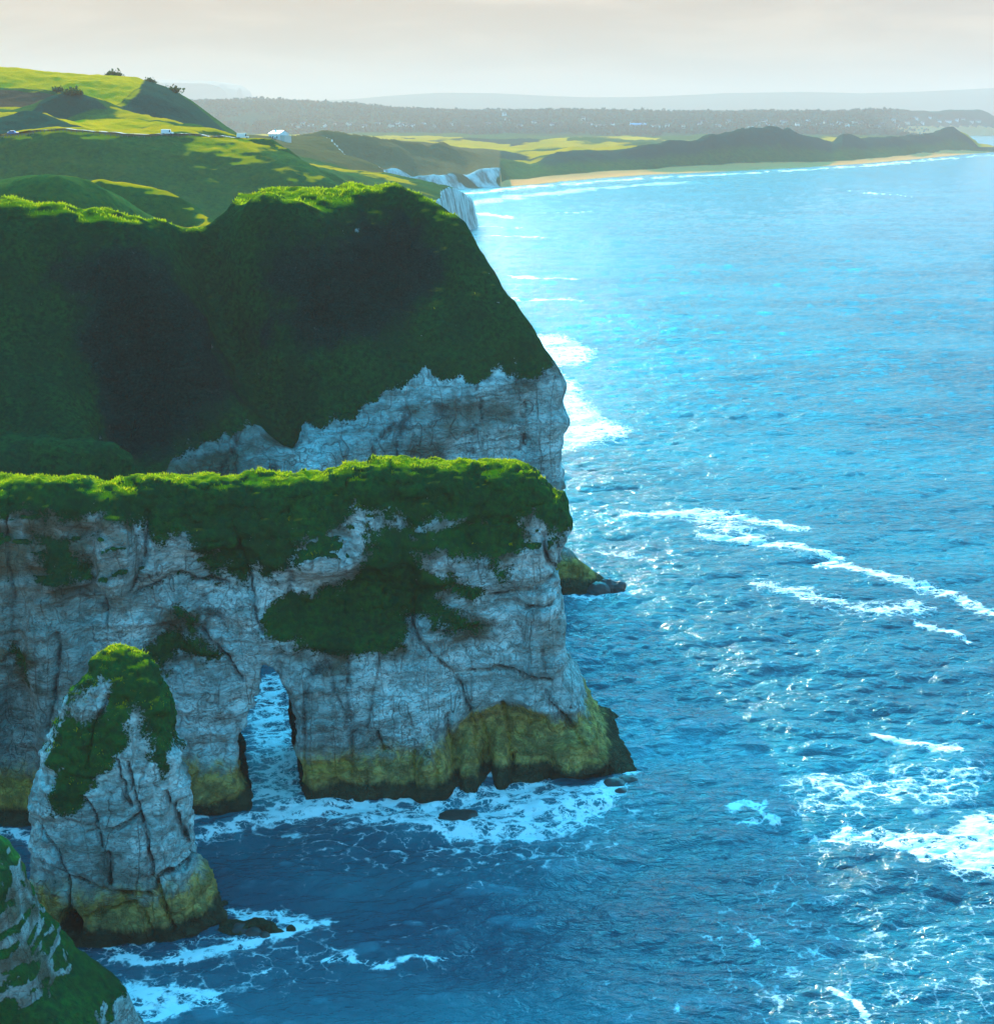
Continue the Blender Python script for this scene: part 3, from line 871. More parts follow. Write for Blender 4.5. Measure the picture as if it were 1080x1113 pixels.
GV, GF, off = [], [], 0
for args in [(vA, qA, nA, gA, 36.0, 0.15, lambda c, n: sstep(n[:, 2], 0.80, 0.93) * (c[:, 2] > 24)),
             (vS, qS, nS, gS, 36.0, 0.13, lambda c, n: sstep(n[:, 2], 0.4, 0.8) * (c[:, 2] > 11)),
             (vH, qH, nH, gH * (dkH < .15), 12.0, 0.22, lambda c, n: sstep(n[:, 2], 0.84, 0.94) * (c[:, 1] < 262) * (c[:, 2] > 38))]:
    a, b = tufts(*args)
    GV.append(a)
    GF.append(b + off)
    off += len(a)
grass = mesh_np('grass', np.concatenate(GV), np.concatenate(GF), M_BLADE, smooth=False)
tag(grass, 'long tufted grass covering the tops of the near cliffs', 'grass', kind='stuff')


# ------------------------------------------------------------------ hills along the coast
MP = [P(*q) for q in [
    (-150, 66, 900), (0, 73, 880), (40, 78, 880), (80, 85, 880), (125, 83, 880), (160, 88, 880), (190, 100, 865), (215, 119, 850), (245, 141, 840), (262, 153, 830),
    (0, 98, 800), (60, 99, 800), (110, 111, 790), (150, 100, 800), (150, 130, 760), (200, 138, 745), (240, 150, 720),
    (75, 97, 742), (100, 109, 736), (117, 123, 728), (30, 117, 735), (62, 124, 722),
    (10, 117, 765), (120, 128, 715), (180, 136, 705), (225, 144, 700), (90, 145, 640), (150, 147, 640), (230, 149.5, 650),
    (-60, 122, 640), (0, 128, 640), (25, 120, 640), (45, 122, 640), (60, 132, 636), (80, 141, 632), (100, 146, 628), (0, 150, 592), (50, 150, 592), (25, 125, 668),
    (-80, 152, 560), (0, 155, 562), (40, 151.5, 562), (80, 150.5, 564), (140, 150.5, 570), (200, 150.5, 580), (260, 151.5, 590),
    (60, 178, 548), (0, 185, 545), (150, 200, 537), (235, 244, 515), (190, 220, 528), (240, 195, 548), (290, 215, 535), (220, 166, 566), (330, 225, 530),
    (265, 152, 592), (300, 164, 582), (330, 176, 572), (360, 197, 556), (376, 207, 550), (250, 150, 625), (290, 157, 618), (315, 169, 608), (350, 189, 592),
    (365, 186, 800), (420, 195, 830), (470, 200, 860), (495, 206, 890), (510, 214, 920), (330, 182, 780), (420, 190, 900),
    (250, 146, 1100), (310, 151, 1150), (360, 148, 1210), (430, 151, 1270), (480, 161, 1300), (330, 166, 1000), (400, 176, 1060), (300, 160, 1000),
    (-60, 192, 330), (0, 195, 330), (40, 196, 330), (80, 197, 331), (105, 201, 331), (130, 213, 329), (145, 231, 326), (20, 236, 306), (90, 246, 306),
    (100, 194.5, 366), (130, 198, 366), (165, 207, 363), (200, 218, 359), (216, 231, 353), (236, 246, 346), (170, 236, 340), (200, 248, 338), (130, 225, 345)]]
MP += [np.array(q, float) for q in [(-160, 500, 26), (-110, 490, 24), (-150, 430, 26), (-100, 420, 18), (-60, 400, 8), (-240, 470, 34), (-300, 560, 56), (-320, 400, 46), (-220, 345, 44), (-70, 310, 14), (-100, 295, 22),
                                   (-40, 345, 4), (-60, 520, 10), (-60, 700, 18), (-90, 690, 28), (-70, 660, 22), (-150, 690, 58), (-180, 950, 50), (-330, 1000, 80), (-300, 750, 74), (-500, 700, 80), (-400, 1300, 70), (-150, 1250, 46), (-200, 1100, 52),
                                   (-60, 1020, 20), (-90, 1080, 26), (-520, 1000, 95), (-520, 450, 50), (-450, 300, 46), (-200, 260, 44)]]
for lst in [[(-60, 192, 330), (0, 195, 330), (40, 196, 330), (80, 197, 331), (105, 201, 331), (130, 213, 329), (145, 231, 326)],
            [(100, 194.5, 366), (130, 198, 366), (165, 207, 363), (200, 218, 359), (216, 231, 353), (236, 246, 346)],
            [(250, 150, 625), (290, 157, 618), (315, 169, 608), (350, 189, 592)],
            [(265, 152, 592), (300, 164, 582), (330, 176, 572), (360, 197, 556), (376, 207, 550)]]:
    for q in lst:
        q = P(*q)
        MP += [q + np.array([1.5, 9, -2.5]), q + np.array([3.0, 22, -9])]
for q in [(0, 73, 880), (80, 85, 880), (125, 83, 880), (160, 88, 880), (190, 100, 865), (215, 119, 850), (245, 141, 840), (262, 153, 830)]:
    q = P(*q)
    MP += [q + np.array([6, 40, -8.0])]
H_mid = tps(MP, 1e-5)
COAST_M = [(-700, 235), (-60, 240), (-30, 285), (-40, 320), (-52, 360), (-62, 420), (-62, 470), (-52, 530), (-50, 600), (-46, 680), (-36, 760), (-26, 860), (-15, 915), (-14, 935), (-24, 955), (-46, 975),
           (-66, 1010), (-96, 1100), (-130, 1200), (-160, 1330), (-700, 1360)]
nx, ny = 420, 700
gr = np.linspace(-0.66, 0.02, nx)
gY = np.exp(np.linspace(math.log(262), math.log(1330), ny))
GX = gr[:, None] * gY[None] + 0 * gY[None]
GYm = np.broadcast_to(gY[None], GX.shape)
F_mid = Field(-920, 60, 240, 1360, 4.0, H_mid)


def mid_z(X, Y):
    z = F_mid(X, Y)
    sc = sstep(Y, 250, 700)
    z = z + 2.2 * sc * fbm((X * .8 + Y * .6) * .018, (Y * .8 - X * .6) * .006, 11.0, 4, .5, True) * sstep(Y, 1000, 600)
    z = z + (1.2 + 1.6 * sc) * fbm(X * .03, Y * .03, 1.0, 4) * 0.55 + 0.9 * fbm(X * .16, Y * .16, 2.0, 3) + .5 * fbm((X + Y) * .10, (X - Y) * .02, 5., 3)
    d = -poly_sd(X, Y, COAST_M) + 3.5 * fbm(X * .05, Y * .05, 4.0, 3)
    return np.minimum(z, -4 + 130 * sstep(d, -4, 14)) , d


Zm, Dm = mid_z(GX.ravel(), GYm.ravel())
Vm = np.stack([GX.ravel(), GYm.ravel(), Zm], 1)
Qm = grid_faces(nx, ny)
nM = normals(Vm, Qm)


def pix(v):
    """photograph pixel of world points, used only to look up which field a spot of ground belongs to when it is laid out"""
    rel = v - np.array([0, 0, CAM_H])
    dep = rel[:, 1] * CT - rel[:, 2] * ST
    upc = rel[:, 1] * ST + rel[:, 2] * CT
    return PW / 2 + rel[:, 0] / dep * F_PX, PH / 2 - upc / dep * F_PX


def zone(X, Y, pts, soft=6.0):
    q = [P(*p)[:2] for p in pts]
    return sstep(-poly_sd(X, Y, q), -soft, soft)


x_, y_ = Vm[:, 0], Vm[:, 1]
field = np.max([zone(x_, y_, [(-200, 60, 960), (0, 60, 960), (160, 80, 960), (158, 95, 850), (150, 105, 815), (118, 117, 770), (110, 110, 755), (80, 98, 770), (60, 98, 800), (0, 99, 805), (-200, 99, 805)], 4),
                zone(x_, y_, [(-80, 118, 775), (60, 120, 712), (120, 128, 715), (180, 136, 705), (228, 146, 690), (230, 149, 652), (150, 148, 632), (85, 146, 632), (60, 130, 650), (20, 120, 672), (-80, 122, 690)], 4)], 0)
earth = zone(x_, y_, [(-200, 100, 800), (0, 100, 800), (62, 99, 795), (50, 105, 760), (20, 118, 770), (-200, 125, 760)], 3)
heath = np.max([zone(x_, y_, [(60, 97, 755), (85, 96, 750), (120, 124, 735), (60, 124, 715), (30, 118, 728)], 5),
                zone(x_, y_, [(160, 86, 900), (215, 110, 870), (262, 150, 830), (245, 150, 715), (190, 139, 735), (120, 122, 765), (150, 104, 805)], 5) * .9,
                zone(x_, y_, [(-100, 125, 650), (25, 119, 644), (60, 131, 640), (100, 146, 630), (50, 150, 590), (-100, 150, 590)], 4)], 0)
brown = sstep(y_, 960, 1010) * 0.9
flat = sstep(nM[:, 2], 0.88, 0.97)
gold = flat * sstep(fbm(x_ * .03, y_ * .03, 7.0, 4), -.35, .2) * sstep(y_, 280, 380) * sstep(y_, 960, 900) * (1 - field)  # sunlit gold put into the colour of the flatter ground
chalkm = (Dm < 9) * sstep(nM[:, 2], 0.75, 0.6) * 1.0 * (y_ > 700)
hills = mesh_np('hills', Vm, Qm, M_LAND, attrs={'field': field, 'gold': gold * .95, 'earth': earth, 'heath': heath, 'brown': brown, 'sand': 0 * flat, 'chalk': chalkm})
tag(hills, kind='structure')


def ground_mid(X, Y):
    return float(mid_z(np.array([X], float), np.array([Y], float))[0][0])


# ------------------------------------------------------------------ the bay: beach, dunes, golf land, town hill
wl = [W(*q) for q in [(545, 203), (580, 200.5), (620, 196.5), (660, 193), (700, 190), (760, 187.5), (820, 184.5), (880, 181.5), (940, 177.5), (1000, 172.5), (1040, 168.5), (1075, 165.5)]]
back = [W(*q) for q in [(1085, 164.2), (1060, 163.0), (1042, 161.8), (1020, 158.5), (985, 154), (975, 150), (1000, 148), (1020, 147.3), (1080, 147), (1200, 146.5)]]
COAST_F = [(-3500, 1150), (-170, 1180), (-140, 1290), (-90, 1380), (-45, 1395)] + wl + back + [(2400, 6500), (-3500, 6500)]
nx, ny = 900, 620
gr = np.linspace(-0.52, 0.46, nx)
gY = np.exp(np.linspace(math.log(1200), math.log(6400), ny))
GX = gr[:, None] * gY[None]
GYf = np.broadcast_to(gY[None], GX.shape)
X_, Y_ = GX.ravel(), GYf.ravel()
Df = -poly_sd(X_, Y_, COAST_F)
Dd = line_dist(X_, Y_, [(-140, 1290), (-90, 1380), (-45, 1395)] + wl)
# crest height of the dunes along the beach, read at the azimuth u = X / Y
du = np.array([(x - 540) / 1600 for x in (380, 400, 430, 460, 480, 505, 520, 545, 575, 600, 620, 650, 700, 720, 750, 770, 800, 830, 870, 893, 905, 925, 960, 1000, 1020, 1035, 1048)])
dzr = np.array([50, 49, 48, 44, 39, 33, 29, 22, 14, 24, 28, 27, 30, 34, 40, 46, 50, 49, 38, 29, 38, 32, 34, 36, 50, 34, 8.0])
u_ = X_ / Y_
crest = np.interp(u_, du, dzr)
cw = sstep(u_, (552 - 540) / 1600, (535 - 540) / 1600)            # chalk cliffs left of the beach
lo_w = 18 + 12 * fbm(X_ * .01, Y_ * .01, 1.0, 3) - 22 * cw
hi_w = 100 + 25 * fbm(X_ * .008, Y_ * .008, 2.0, 3) - 78 * cw
inl = 17 + 9 * fbm(X_ * .006, Y_ * .006, 3.0, 4) + 5 * fbm(X_ * .02, Y_ * .02, 4.0, 3)
inl = inl + (crest - 20) * np.exp(-np.maximum(Dd - hi_w, 0) / (120 + 260 * cw))
beach = np.clip(Df / 35.0, -1, 1) * 2.2
hi_w = hi_w + 90 * cw
rise = sstep(Dd, lo_w, hi_w) * (Df > 0)
cr_ = np.maximum(crest, 12.0)
ch = 17 + 7 * fbm(u_ * 55, 0 * u_, 4.0, 3)
rise = np.where(cw > .5, (sstep(Dd, 6, 20) * ch / cr_ + (1 - ch / cr_) * sstep(Dd, 18, 120)) * (Df > 0), rise)
zf = beach + (crest * (1 + .18 * fbm(X_ * .02, Y_ * .02, 6.0, 3)) - 2) * rise
zf = np.where(Dd > hi_w, np.maximum(inl, 3), zf)
tn = sstep(Df, 0, 120)
gold_f = sstep(Y_, 3700, 5400)
town = (4 + 62 * gold_f + 38 * gold_f * sstep(u_, -0.02, -0.17) + 10 * fbm(X_ * .002, Y_ * .002, 8.0, 3) * gold_f) * tn
town = town * np.where(Y_ > 5000, sstep(u_, .335, .315) * .5 + .5, 1)
zf = np.where(Df > 0, np.maximum(zf, 0.0) + town * (Dd > hi_w) * sstep(Dd, hi_w, hi_w + 900), beach)
zf = np.where((u_ < -.06), zf * sstep(Y_, 1230, 1340), zf)
zf = zf - (Df < 0) * 2.5
zf = zf + (2.2 * fbm(X_ * .035, Y_ * .035, 5.0, 3)) * sstep(Dd, 40, 110) * (Df > 60) * (1 - .6 * cw)
Vf = np.stack([X_, Y_, zf], 1)
Qf = grid_faces(nx, ny)
keep = (zf[Qf] > -4.5).any(1)
nF = normals(Vf, Qf)
sandf = sstep(Dd, lo_w + 22, lo_w + 8) * (1 - cw)
sandf = np.maximum(sandf, (Df < 40) * (Dd > 300) * .6)
heathf = np.maximum(rise * sstep(Dd, hi_w + 25, hi_w - 5) * (1 - cw), 0) * sstep(u_, 0.015, 0.04)
heathf = np.maximum(heathf, sstep(fbm(X_ * .008, Y_ * .004, 9.0, 4), 0.28, .5) * (Dd > hi_w) * .8)
heathf = np.maximum(heathf, sstep(Y_, 3500, 4200))
goldm = sstep(fbm(X_ * .005, Y_ * .0025, 12.0, 4), -.35, .1) * (Dd > hi_w) * sstep(Y_, 4000, 3300)
fieldm = sstep(fbm(X_ * .004, Y_ * .002, 15.0, 3), -.12, .12) * (Dd > hi_w) * sstep(Y_, 4000, 3300)
fieldm = np.maximum(fieldm, zone(X_, Y_, [(985, 139, 5200), (1060, 138, 5200), (1060, 142, 4900), (985, 143, 4900)], 40) * (Y_ > 4500))
heathf = heathf * (1 - .9 * (fieldm > .6) * (Y_ > 4500))
chalkf = cw * sstep(Dd, 26, 18) * sstep(fbm(X_ * .05, Y_ * .05, zf * .06, 3), -.45, .0)
brownf = np.maximum(cw * (1 - chalkf) * sstep(Dd, 420, 250), sandf * 0)
bay = mesh_np('land', Vf, Qf[keep], M_FAR, attrs={'field': fieldm, 'gold': goldm * .9, 'earth': 0 * cw, 'heath': heathf, 'brown': brownf, 'sand': sandf, 'chalk': chalkf})
tag(bay, kind='structure')
F_far = Field(-2200, 2600, 3300, 6400, 20.0, lambda x, y: 0 * x)
_gi = np.round((np.log(np.clip(GYf, 1200, 6400)) - math.log(1200)) / ((math.log(6400) - math.log(1200)) / (ny - 1)))
ZF = zf.reshape(nx, ny)


def ground_far(X, Y):
    i = (X / Y + 0.52) / 0.98 * (nx - 1)
    j = (math.log(Y) - math.log(1200)) / (math.log(6400) - math.log(1200)) * (ny - 1)
    return float(ZF[int(np.clip(i, 0, nx - 1)), int(np.clip(j, 0, ny - 1))])


# ------------------------------------------------------------------ far blue hills and the misty sea cliff
def ridge(name, mat, prof, Y0, Y1, nseg, rough, base=-5.0):
    """a range of hills: profile (px, py) at its crest depth, falling to front and back"""
    pp = np.array([P(x, y, (Y0 + Y1) / 2)[[0, 2]] for x, y in prof])
    xs = np.linspace(pp[0, 0], pp[-1, 0], nseg)
    zs = np.interp(xs, pp[:, 0], pp[:, 1])
    ys = np.linspace(0, 1, 25)
    X = np.repeat(xs[:, None], 25, 1)
    Y = Y0 + (Y1 - Y0) * np.repeat(ys[None], nseg, 0)
    k = np.sin(ys * PI)[None] ** 0.8
    Z = base + (zs[:, None] - base) * k * (1 + rough * fbm(X * .0006, Y * .0006, 1.0, 4))
    v = np.stack([X.ravel(), Y.ravel(), Z.ravel()], 1)
    n0 = len(v)
    z0 = 0 * flat[:1]
    o = mesh_np(name, v, grid_faces(nseg, 25), mat, attrs={a: np.full(n0, 1.0 if a == 'heath' else 0.0) for a in ('field', 'gold', 'earth', 'heath', 'brown', 'sand', 'chalk')})
    return tag(o, kind='structure')


ridge('hills', M_FAR, [(-900, 112), (100, 114), (380, 108), (440, 104), (480, 102), (540, 103), (640, 106), (700, 105), (780, 101), (860, 100), (930, 102), (1000, 100), (1080, 96), (1200, 88), (1500, 92), (2000, 100)], 12500, 16500, 220, .10)

mist = simple_mat('misty_cliff_rock', (0.10, 0.08, 0.075), 0.9, 0.3, 0.02)


def extrude_outline(name, outline, Y, depth, mat, step_noise=10.0):
    """a cliff with real depth: outline in pixels at depth Y, sheared and rounded backwards"""
    pts = np.array([P(x, y, Y) for x, y in outline])
    n = len(pts)
    lay = []
    for k, s in enumerate((0.0, 0.12, 0.5, 0.88, 1.0)):
        sh = pts.copy()
        sh[:, 1] += depth * s + step_noise * rng.standard_normal(n)
        cx = pts[:, 0].mean()
        m = (0.93, 1.0, 1.0, 1.0, 0.9)[k]
        sh[:, 0] = cx + (pts[:, 0] - cx) * (0.97 if k in (0, 4) else 1)
        sh[:, 2] = -3 + (pts[:, 2] + 3) * m
        lay.append(sh)
    v = np.concatenate(lay)
    f = []
    for k in range(4):
        for i in range(n):
            j = (i + 1) % n
            f.append((k * n + i, k * n + j, (k + 1) * n + j, (k + 1) * n + i))
    me = bpy.data.meshes.new(name)
    fl = [list(q) for q in f] + [list(range(n))[::-1], list(range(4 * n, 5 * n))]
    c = v.mean(0) * np.array([1, 1, 0])
    me.from_pydata([tuple(q - c) for q in v], [], fl)
    me.materials.append(mat)
    o = bpy.data.objects.new(name, me)
    COL.objects.link(o)
    o.location = c
    return o


o = extrude_outline('sea_cliff', [(60, 125), (60, 84), (120, 85), (180, 86), (225, 87), (238, 90), (246, 96), (250, 103), (254, 110), (256, 125)], 14000, 1500, mist)
tag(o, 'very faint misty headland cliff rising beyond the left hills', 'cliff')
o = extrude_outline('rock_spire', [(255, 125), (256, 108), (258, 98), (260, 95), (262, 99), (264, 106), (267, 125)], 14200, 110, mist, 3)
tag(o, 'faint pointed rock spire standing off the end of the misty headland cliff', 'rock')


# ------------------------------------------------------------------ the sea
def ocean_tile(N, L, wind, wdir, seed, cut_lo, cut_hi, amp):
    r = np.random.default_rng(seed)
    k1 = np.fft.fftfreq(N, L / N) * 2 * PI
    kx, ky = np.meshgrid(k1, k1, indexing='ij')
    k = np.hypot(kx, ky) + 1e-9
    Lp = wind * wind / 9.81
    cosf = (kx * math.cos(wdir) + ky * math.sin(wdir)) / k
    ph = np.exp(-1 / (k * Lp) ** 2) / k ** 4 * (0.06 + np.abs(cosf) ** 4) * np.exp(-(k * cut_hi) ** 2)
    ph[k < 2 * PI / cut_lo] = 0
    h = (r.standard_normal((N, N)) + 1j * r.standard_normal((N, N))) * np.sqrt(ph)
    hz = np.fft.ifft2(h).real
    s = amp / hz.std()
    dx = np.fft.ifft2(-1j * kx / k * h).real * s
    dy = np.fft.ifft2(-1j * ky / k * h).real * s
    return hz * s, dx, dy, L


def tile_read(t, a, X, Y):
    N, L = a.shape[0], t[3]
    fx, fy = X / L * N, Y / L * N
    i, j = np.floor(fx).astype(np.int64), np.floor(fy).astype(np.int64)
    fx, fy = fx - i, fy - j
    i0, i1, j0, j1 = i % N, (i + 1) % N, j % N, (j + 1) % N
    return (a[i0, j0] * (1 - fx) + a[i1, j0] * fx) * (1 - fy) + (a[i0, j1] * (1 - fx) + a[i1, j1] * fx) * fy


T1 = ocean_tile(512, 173.0, 5.2, PI / 2 + .22, 3, 60, 0.25, 0.22)
T2 = ocean_tile(512, 61.0, 3.0, PI / 2 - .10, 4, 6, 0.05, 0.085)

D0, D1 = 62.0, 11000.0
rows = []
d = D0
while d < D1:
    rows.append(d)
    d += max(0.17, d * d / (F_PX * CAM_H) * 0.80)
rows = np.array(rows)
ncol = 1000
uu = np.linspace(-0.50, 0.50, ncol)
SX = uu[:, None] * (rows[None] + 18)
SY = np.broadcast_to(rows[None], SX.shape)
sx_, sy_ = SX.ravel(), SY.ravel().copy()
fade = 1 / (1 + (sy_ / 1600.0) ** 2)
hz = tile_read(T1, T1[0], sx_, sy_) + tile_read(T2, T2[0], sx_ * .96 + sy_ * .28, sy_ * .96 - sx_ * .28)
gust = 0.75 + 0.5 * sstep(fbm(sx_ * .02, sy_ * .012, 2.0, 3), -.5, .5)
dxx = tile_read(T1, T1[1], sx_, sy_) + tile_read(T2, T2[1], sx_ * .96 + sy_ * .28, sy_ * .96 - sx_ * .28)
dyy = tile_read(T1, T1[2], sx_, sy_) + tile_read(T2, T2[2], sx_ * .96 + sy_ * .28, sy_ * .96 - sx_ * .28)
near = sstep(sy_, 500, 250)
vx = sx_ + dxx * 1.25 * near
vy = sy_ + dyy * 1.25 * near
vz = hz * gust * fade


def foam_line(pts, wd):
    q = [W(*p) for p in pts]
    wx = sx_ + (2.0 + sy_ * .012) * fbm(sx_ * .12, sy_ * .05, 3.3, 4)
    wy = sy_ + (3.0 + sy_ * .025) * fbm(sx_ * .09, sy_ * .04, 7.3, 4)
    x0, x1 = min(a[0] for a in q) - 60, max(a[0] for a in q) + 60
    y0, y1 = min(a[1] for a in q) - 120, max(a[1] for a in q) + 120
    m = (sx_ > x0) & (sx_ < x1) & (sy_ > y0) & (sy_ < y1)
    r = np.full(len(sx_), 1e3)
    r[m] = line_dist(wx[m], wy[m] , q)
    return np.exp(-(r / wd) ** 2)


def foam_poly(pts, soft):
    q = [W(*p) for p in pts]
    wx = sx_ + (1.5 + sy_ * .008) * fbm(sx_ * .15, sy_ * .06, 13.3, 4)
    wy = sy_ + (3.0 + sy_ * .02) * fbm(sx_ * .10, sy_ * .05, 17.3, 4)
    x0, x1 = min(a[0] for a in q) - 40, max(a[0] for a in q) + 40
    y0, y1 = min(a[1] for a in q) - 60, max(a[1] for a in q) + 60
    m = (sx_ > x0) & (sx_ < x1) & (sy_ > y0) & (sy_ < y1)
    r = np.full(len(sx_), 1e3)
    r[m] = poly_sd(wx[m], wy[m], q)
    return sstep(-r, -soft, soft)


fo = np.zeros(len(sx_))


def addf(a, k):
    global fo
    fo = np.maximum(fo, a * k)


addf(foam_poly([(560, 362), (615, 366), (650, 380), (640, 394), (606, 402), (640, 428), (650, 448), (690, 466), (645, 487), (600, 490)], 5.0), .74)
addf(foam_line([(685, 559), (735, 560), (770, 556), (830, 570), (866, 577)], 3.2), .72)
addf(foam_line([(770, 582), (830, 588), (866, 600), (905, 607), (895, 617), (960, 629), (1010, 642), (1040, 656), (1085, 672)], 2.2), .74)
addf(foam_poly([(700, 556), (800, 562), (880, 600), (780, 590)], 5), .55)
addf(foam_line([(820, 637), (890, 655), (960, 668), (990, 662)], 3.6), .58)
addf(foam_line([(1000, 680), (1045, 694)], 1.5), .75)
addf(foam_line([(655, 598), (690, 600)], 1.6), .6)
addf(foam_poly([(860, 900), (910, 888), (960, 902), (1000, 905), (1050, 893), (1100, 888), (1100, 952), (1040, 945), (985, 928), (930, 915)], 2.5), .76)
addf(foam_line([(796, 872), (812, 868), (826, 874), (838, 884)], 1.5), .62)
addf(foam_line([(800, 888), (822, 882), (840, 868)], 1.0), .55)
addf(foam_poly([(820, 845), (1090, 830), (1090, 890), (860, 890)], 4), .50)
addf(foam_line([(965, 806), (1010, 812), (1045, 822)], 1.0), .8)
addf(foam_poly([(200, 905), (330, 872), (430, 868), (530, 848), (610, 845), (690, 850), (650, 900), (540, 915), (420, 905), (330, 900), (215, 915)], 1.5), .64)
addf(foam_line([(205, 890), (283, 876), (320, 868), (350, 872), (440, 868), (520, 856), (600, 848), (680, 846)], 0.9), .78)
addf(foam_line([(283, 870), (290, 820), (296, 775), (300, 740)], 5.0), .64)
addf(foam_line([(-40, 900), (20, 900), (60, 905)], 1.2), .8)
addf(foam_line([(30, 1005), (80, 1026), (150, 1036), (230, 1026), (300, 1014), (340, 1006)], 1.3), .72)
addf(foam_poly([(240, 985), (330, 985), (350, 1015), (260, 1025)], 1.0), .62)
addf(foam_line([(350, 1049), (390, 1055), (430, 1054), (468, 1050)], 0.8), .66)
addf(foam_poly([(105, 1078), (180, 1070), (250, 1090), (260, 1120), (120, 1120)], 1.2), .66)
addf(foam_line([(900, 1074), (930, 1090), (945, 1112)], .5), .85)
addf(foam_line([(605, 642), (650, 646), (690, 640)], 2.0), .75)
addf(foam_line([(505, 210), (560, 204), (640, 198), (720, 192.5), (820, 187.5), (940, 180), (1040, 171), (1090, 167)], 14.0), .80)
addf(foam_line([(505, 222), (560, 214), (640, 205), (740, 198)], 22.0), .60)
addf(foam_line([(1035, 163.2), (1085, 165.5)], 20.0), .9)
for a, b, c_, d_, wd_ in ((515, 245, 560, 247, 4), (520, 256, 600, 258, 4), (555, 300, 622, 303, 4), (560, 324, 622, 325, 3), (515, 232, 560, 238, 8), (920, 207, 985, 213, 3), (600, 232, 640, 230, 3)):
    addf(foam_line([(a, b), (c_, d_)], wd_), .85)
crestf = sstep(hz * gust, 0.50, 0.80) * 0.5 * near
h2_ = tile_read(T2, T2[0], sx_ * .96 + sy_ * .28, sy_ * .96 - sx_ * .28)
cap = sstep(h2_ + .25 * hz, 0.15, 0.28) * sstep(sy_, 900, 300)
addf(sstep(fbm(sx_ * .03, sy_ * .02, 31.0, 4), .05, .5) * sstep(sy_, 260, 160), .33)
addf(foam_poly([(200, 890), (700, 850), (760, 880), (640, 960), (420, 960), (240, 930)], 6), .36)
addf(foam_poly([(20, 1000), (330, 975), (420, 1030), (300, 1120), (60, 1120)], 6), .36)
fo = np.maximum(fo, crestf)
fo = np.clip(fo, 0, 1)
aer = np.clip(foam_poly([(640, 790), (700, 780), (790, 800), (780, 830), (700, 830), (650, 812)], 4.0) * .9
              + foam_poly([(820, 820), (1090, 780), (1090, 900), (840, 895)], 8.0) * .55
              + foam_poly([(360, 870), (640, 848), (720, 870), (640, 915), (420, 905)], 3.0) * .6 + .6 * foam_poly([(265, 770), (320, 770), (330, 880), (260, 890)], 2)
              + .5 * foam_poly([(880, 1040), (1090, 1020), (1090, 1120), (880, 1120)], 8), 0, 1)

m_sea, t = new_mat('sea_water')
pos = t.n('ShaderNodeNewGeometry').outputs['Position']
rip1 = t.noise(t.scalev(pos, (0.5, 1.0, 1.0)), 1.1, 4, 0.6, 0.4)
rip2 = t.noise(t.scalev(pos, (0.6, 1.0, 1.0)), 5.0, 3, 0.6)
rip3 = t.noise(t.scalev(pos, (0.35, 1.0, 1.0)), 0.22, 4, 0.6)
hgt = t.math('ADD', t.math('MULTIPLY', rip1, 0.75), t.math('MULTIPLY', rip2, 0.11))
hgt = t.math('ADD', hgt, t.math('MULTIPLY', rip3, 0.8))
bmp = t.n('ShaderNodeBump', None, Strength=0.8, Distance=1.0, Height=hgt)
patch = t.noise(t.scalev(pos, (0.6, 1.0, 1.0)), 0.02, 4, 0.6)
wc = t.mix(t.ramp(patch, 0.35, 0.65), (0.0, 0.058, 0.092), (0.0, 0.155, 0.195))
aerv = t.attr('aer')
wc = t.mix(t.math('MULTIPLY', aerv, 0.8), wc, (0.01, 0.24, 0.30))
wc = t.mix(t.math('MULTIPLY', t.attr('cap'), 0.5), wc, (0.04, 0.22, 0.28))
water = t.n('ShaderNodeBsdfPrincipled', None, Base_Color=wc, Roughness=0.10, IOR=1.333, Normal=bmp)
# lace of foam: thresholded warped cells, denser where the attribute is high
wv = t.n('ShaderNodeVectorMath', {'operation': 'ADD'}, _0=t.scalev(pos, (0.75, 1.0, 0.3)),
         _1=t.scalev(t.n('ShaderNodeTexNoise', None, Vector=pos, Scale=0.45, Detail=5, Roughness=0.65).outputs['Color'], (2.6, 2.6, 0)))
vo1 = t.n('ShaderNodeTexVoronoi', {'feature': 'DISTANCE_TO_EDGE'}, Vector=wv.outputs[0], Scale=0.55)
vo2 = t.n('ShaderNodeTexVoronoi', {'feature': 'DISTANCE_TO_EDGE'}, Vector=wv.outputs[0], Scale=1.9)
lace = t.math('MINIMUM', t.math('MULTIPLY', vo1.outputs[0], 2.2), t.math('ADD', t.math('MULTIPLY', vo2.outputs[0], 2.4), 0.10))
brk = t.noise(pos, 0.5, 6, 0.7)
den = t.math('MULTIPLY_ADD', t.math('SUBTRACT', brk, 0.5), 1.25, t.attr('foam'))
thr = t.math('MULTIPLY', t.ramp(den, 0.25, 1.05), 0.66)
fm = t.ramp(t.math('SUBTRACT', thr, lace), -0.10, 0.22)
fm = t.math('MULTIPLY', fm, t.ramp(den, 0.22, 0.40))
foamb = t.n('ShaderNodeBump', None, Strength=0.6, Distance=0.5, Height=t.math('ADD', brk, t.math('MULTIPLY', rip1, .6)))
foam_s = t.n('ShaderNodeBsdfPrincipled', None, Base_Color=(0.84, 0.88, 0.90), Roughness=0.75, Normal=foamb, Specular_IOR_Level=0.2)
mx = t.n('ShaderNodeMixShader', None, _0=fm, _1=water, _2=foam_s)
t.n('ShaderNodeOutputMaterial', None, Surface=mx)
sea = mesh_np('sea', np.stack([vx, vy, vz], 1), grid_faces(ncol, len(rows)), m_sea, attrs={'foam': fo, 'aer': aer, 'cap': cap})
tag(sea, kind='structure')


# ------------------------------------------------------------------ small dark rocks awash
M_WET = simple_mat('wet_rock', (0.028, 0.034, 0.03), 0.5, 0.5, 1.2)


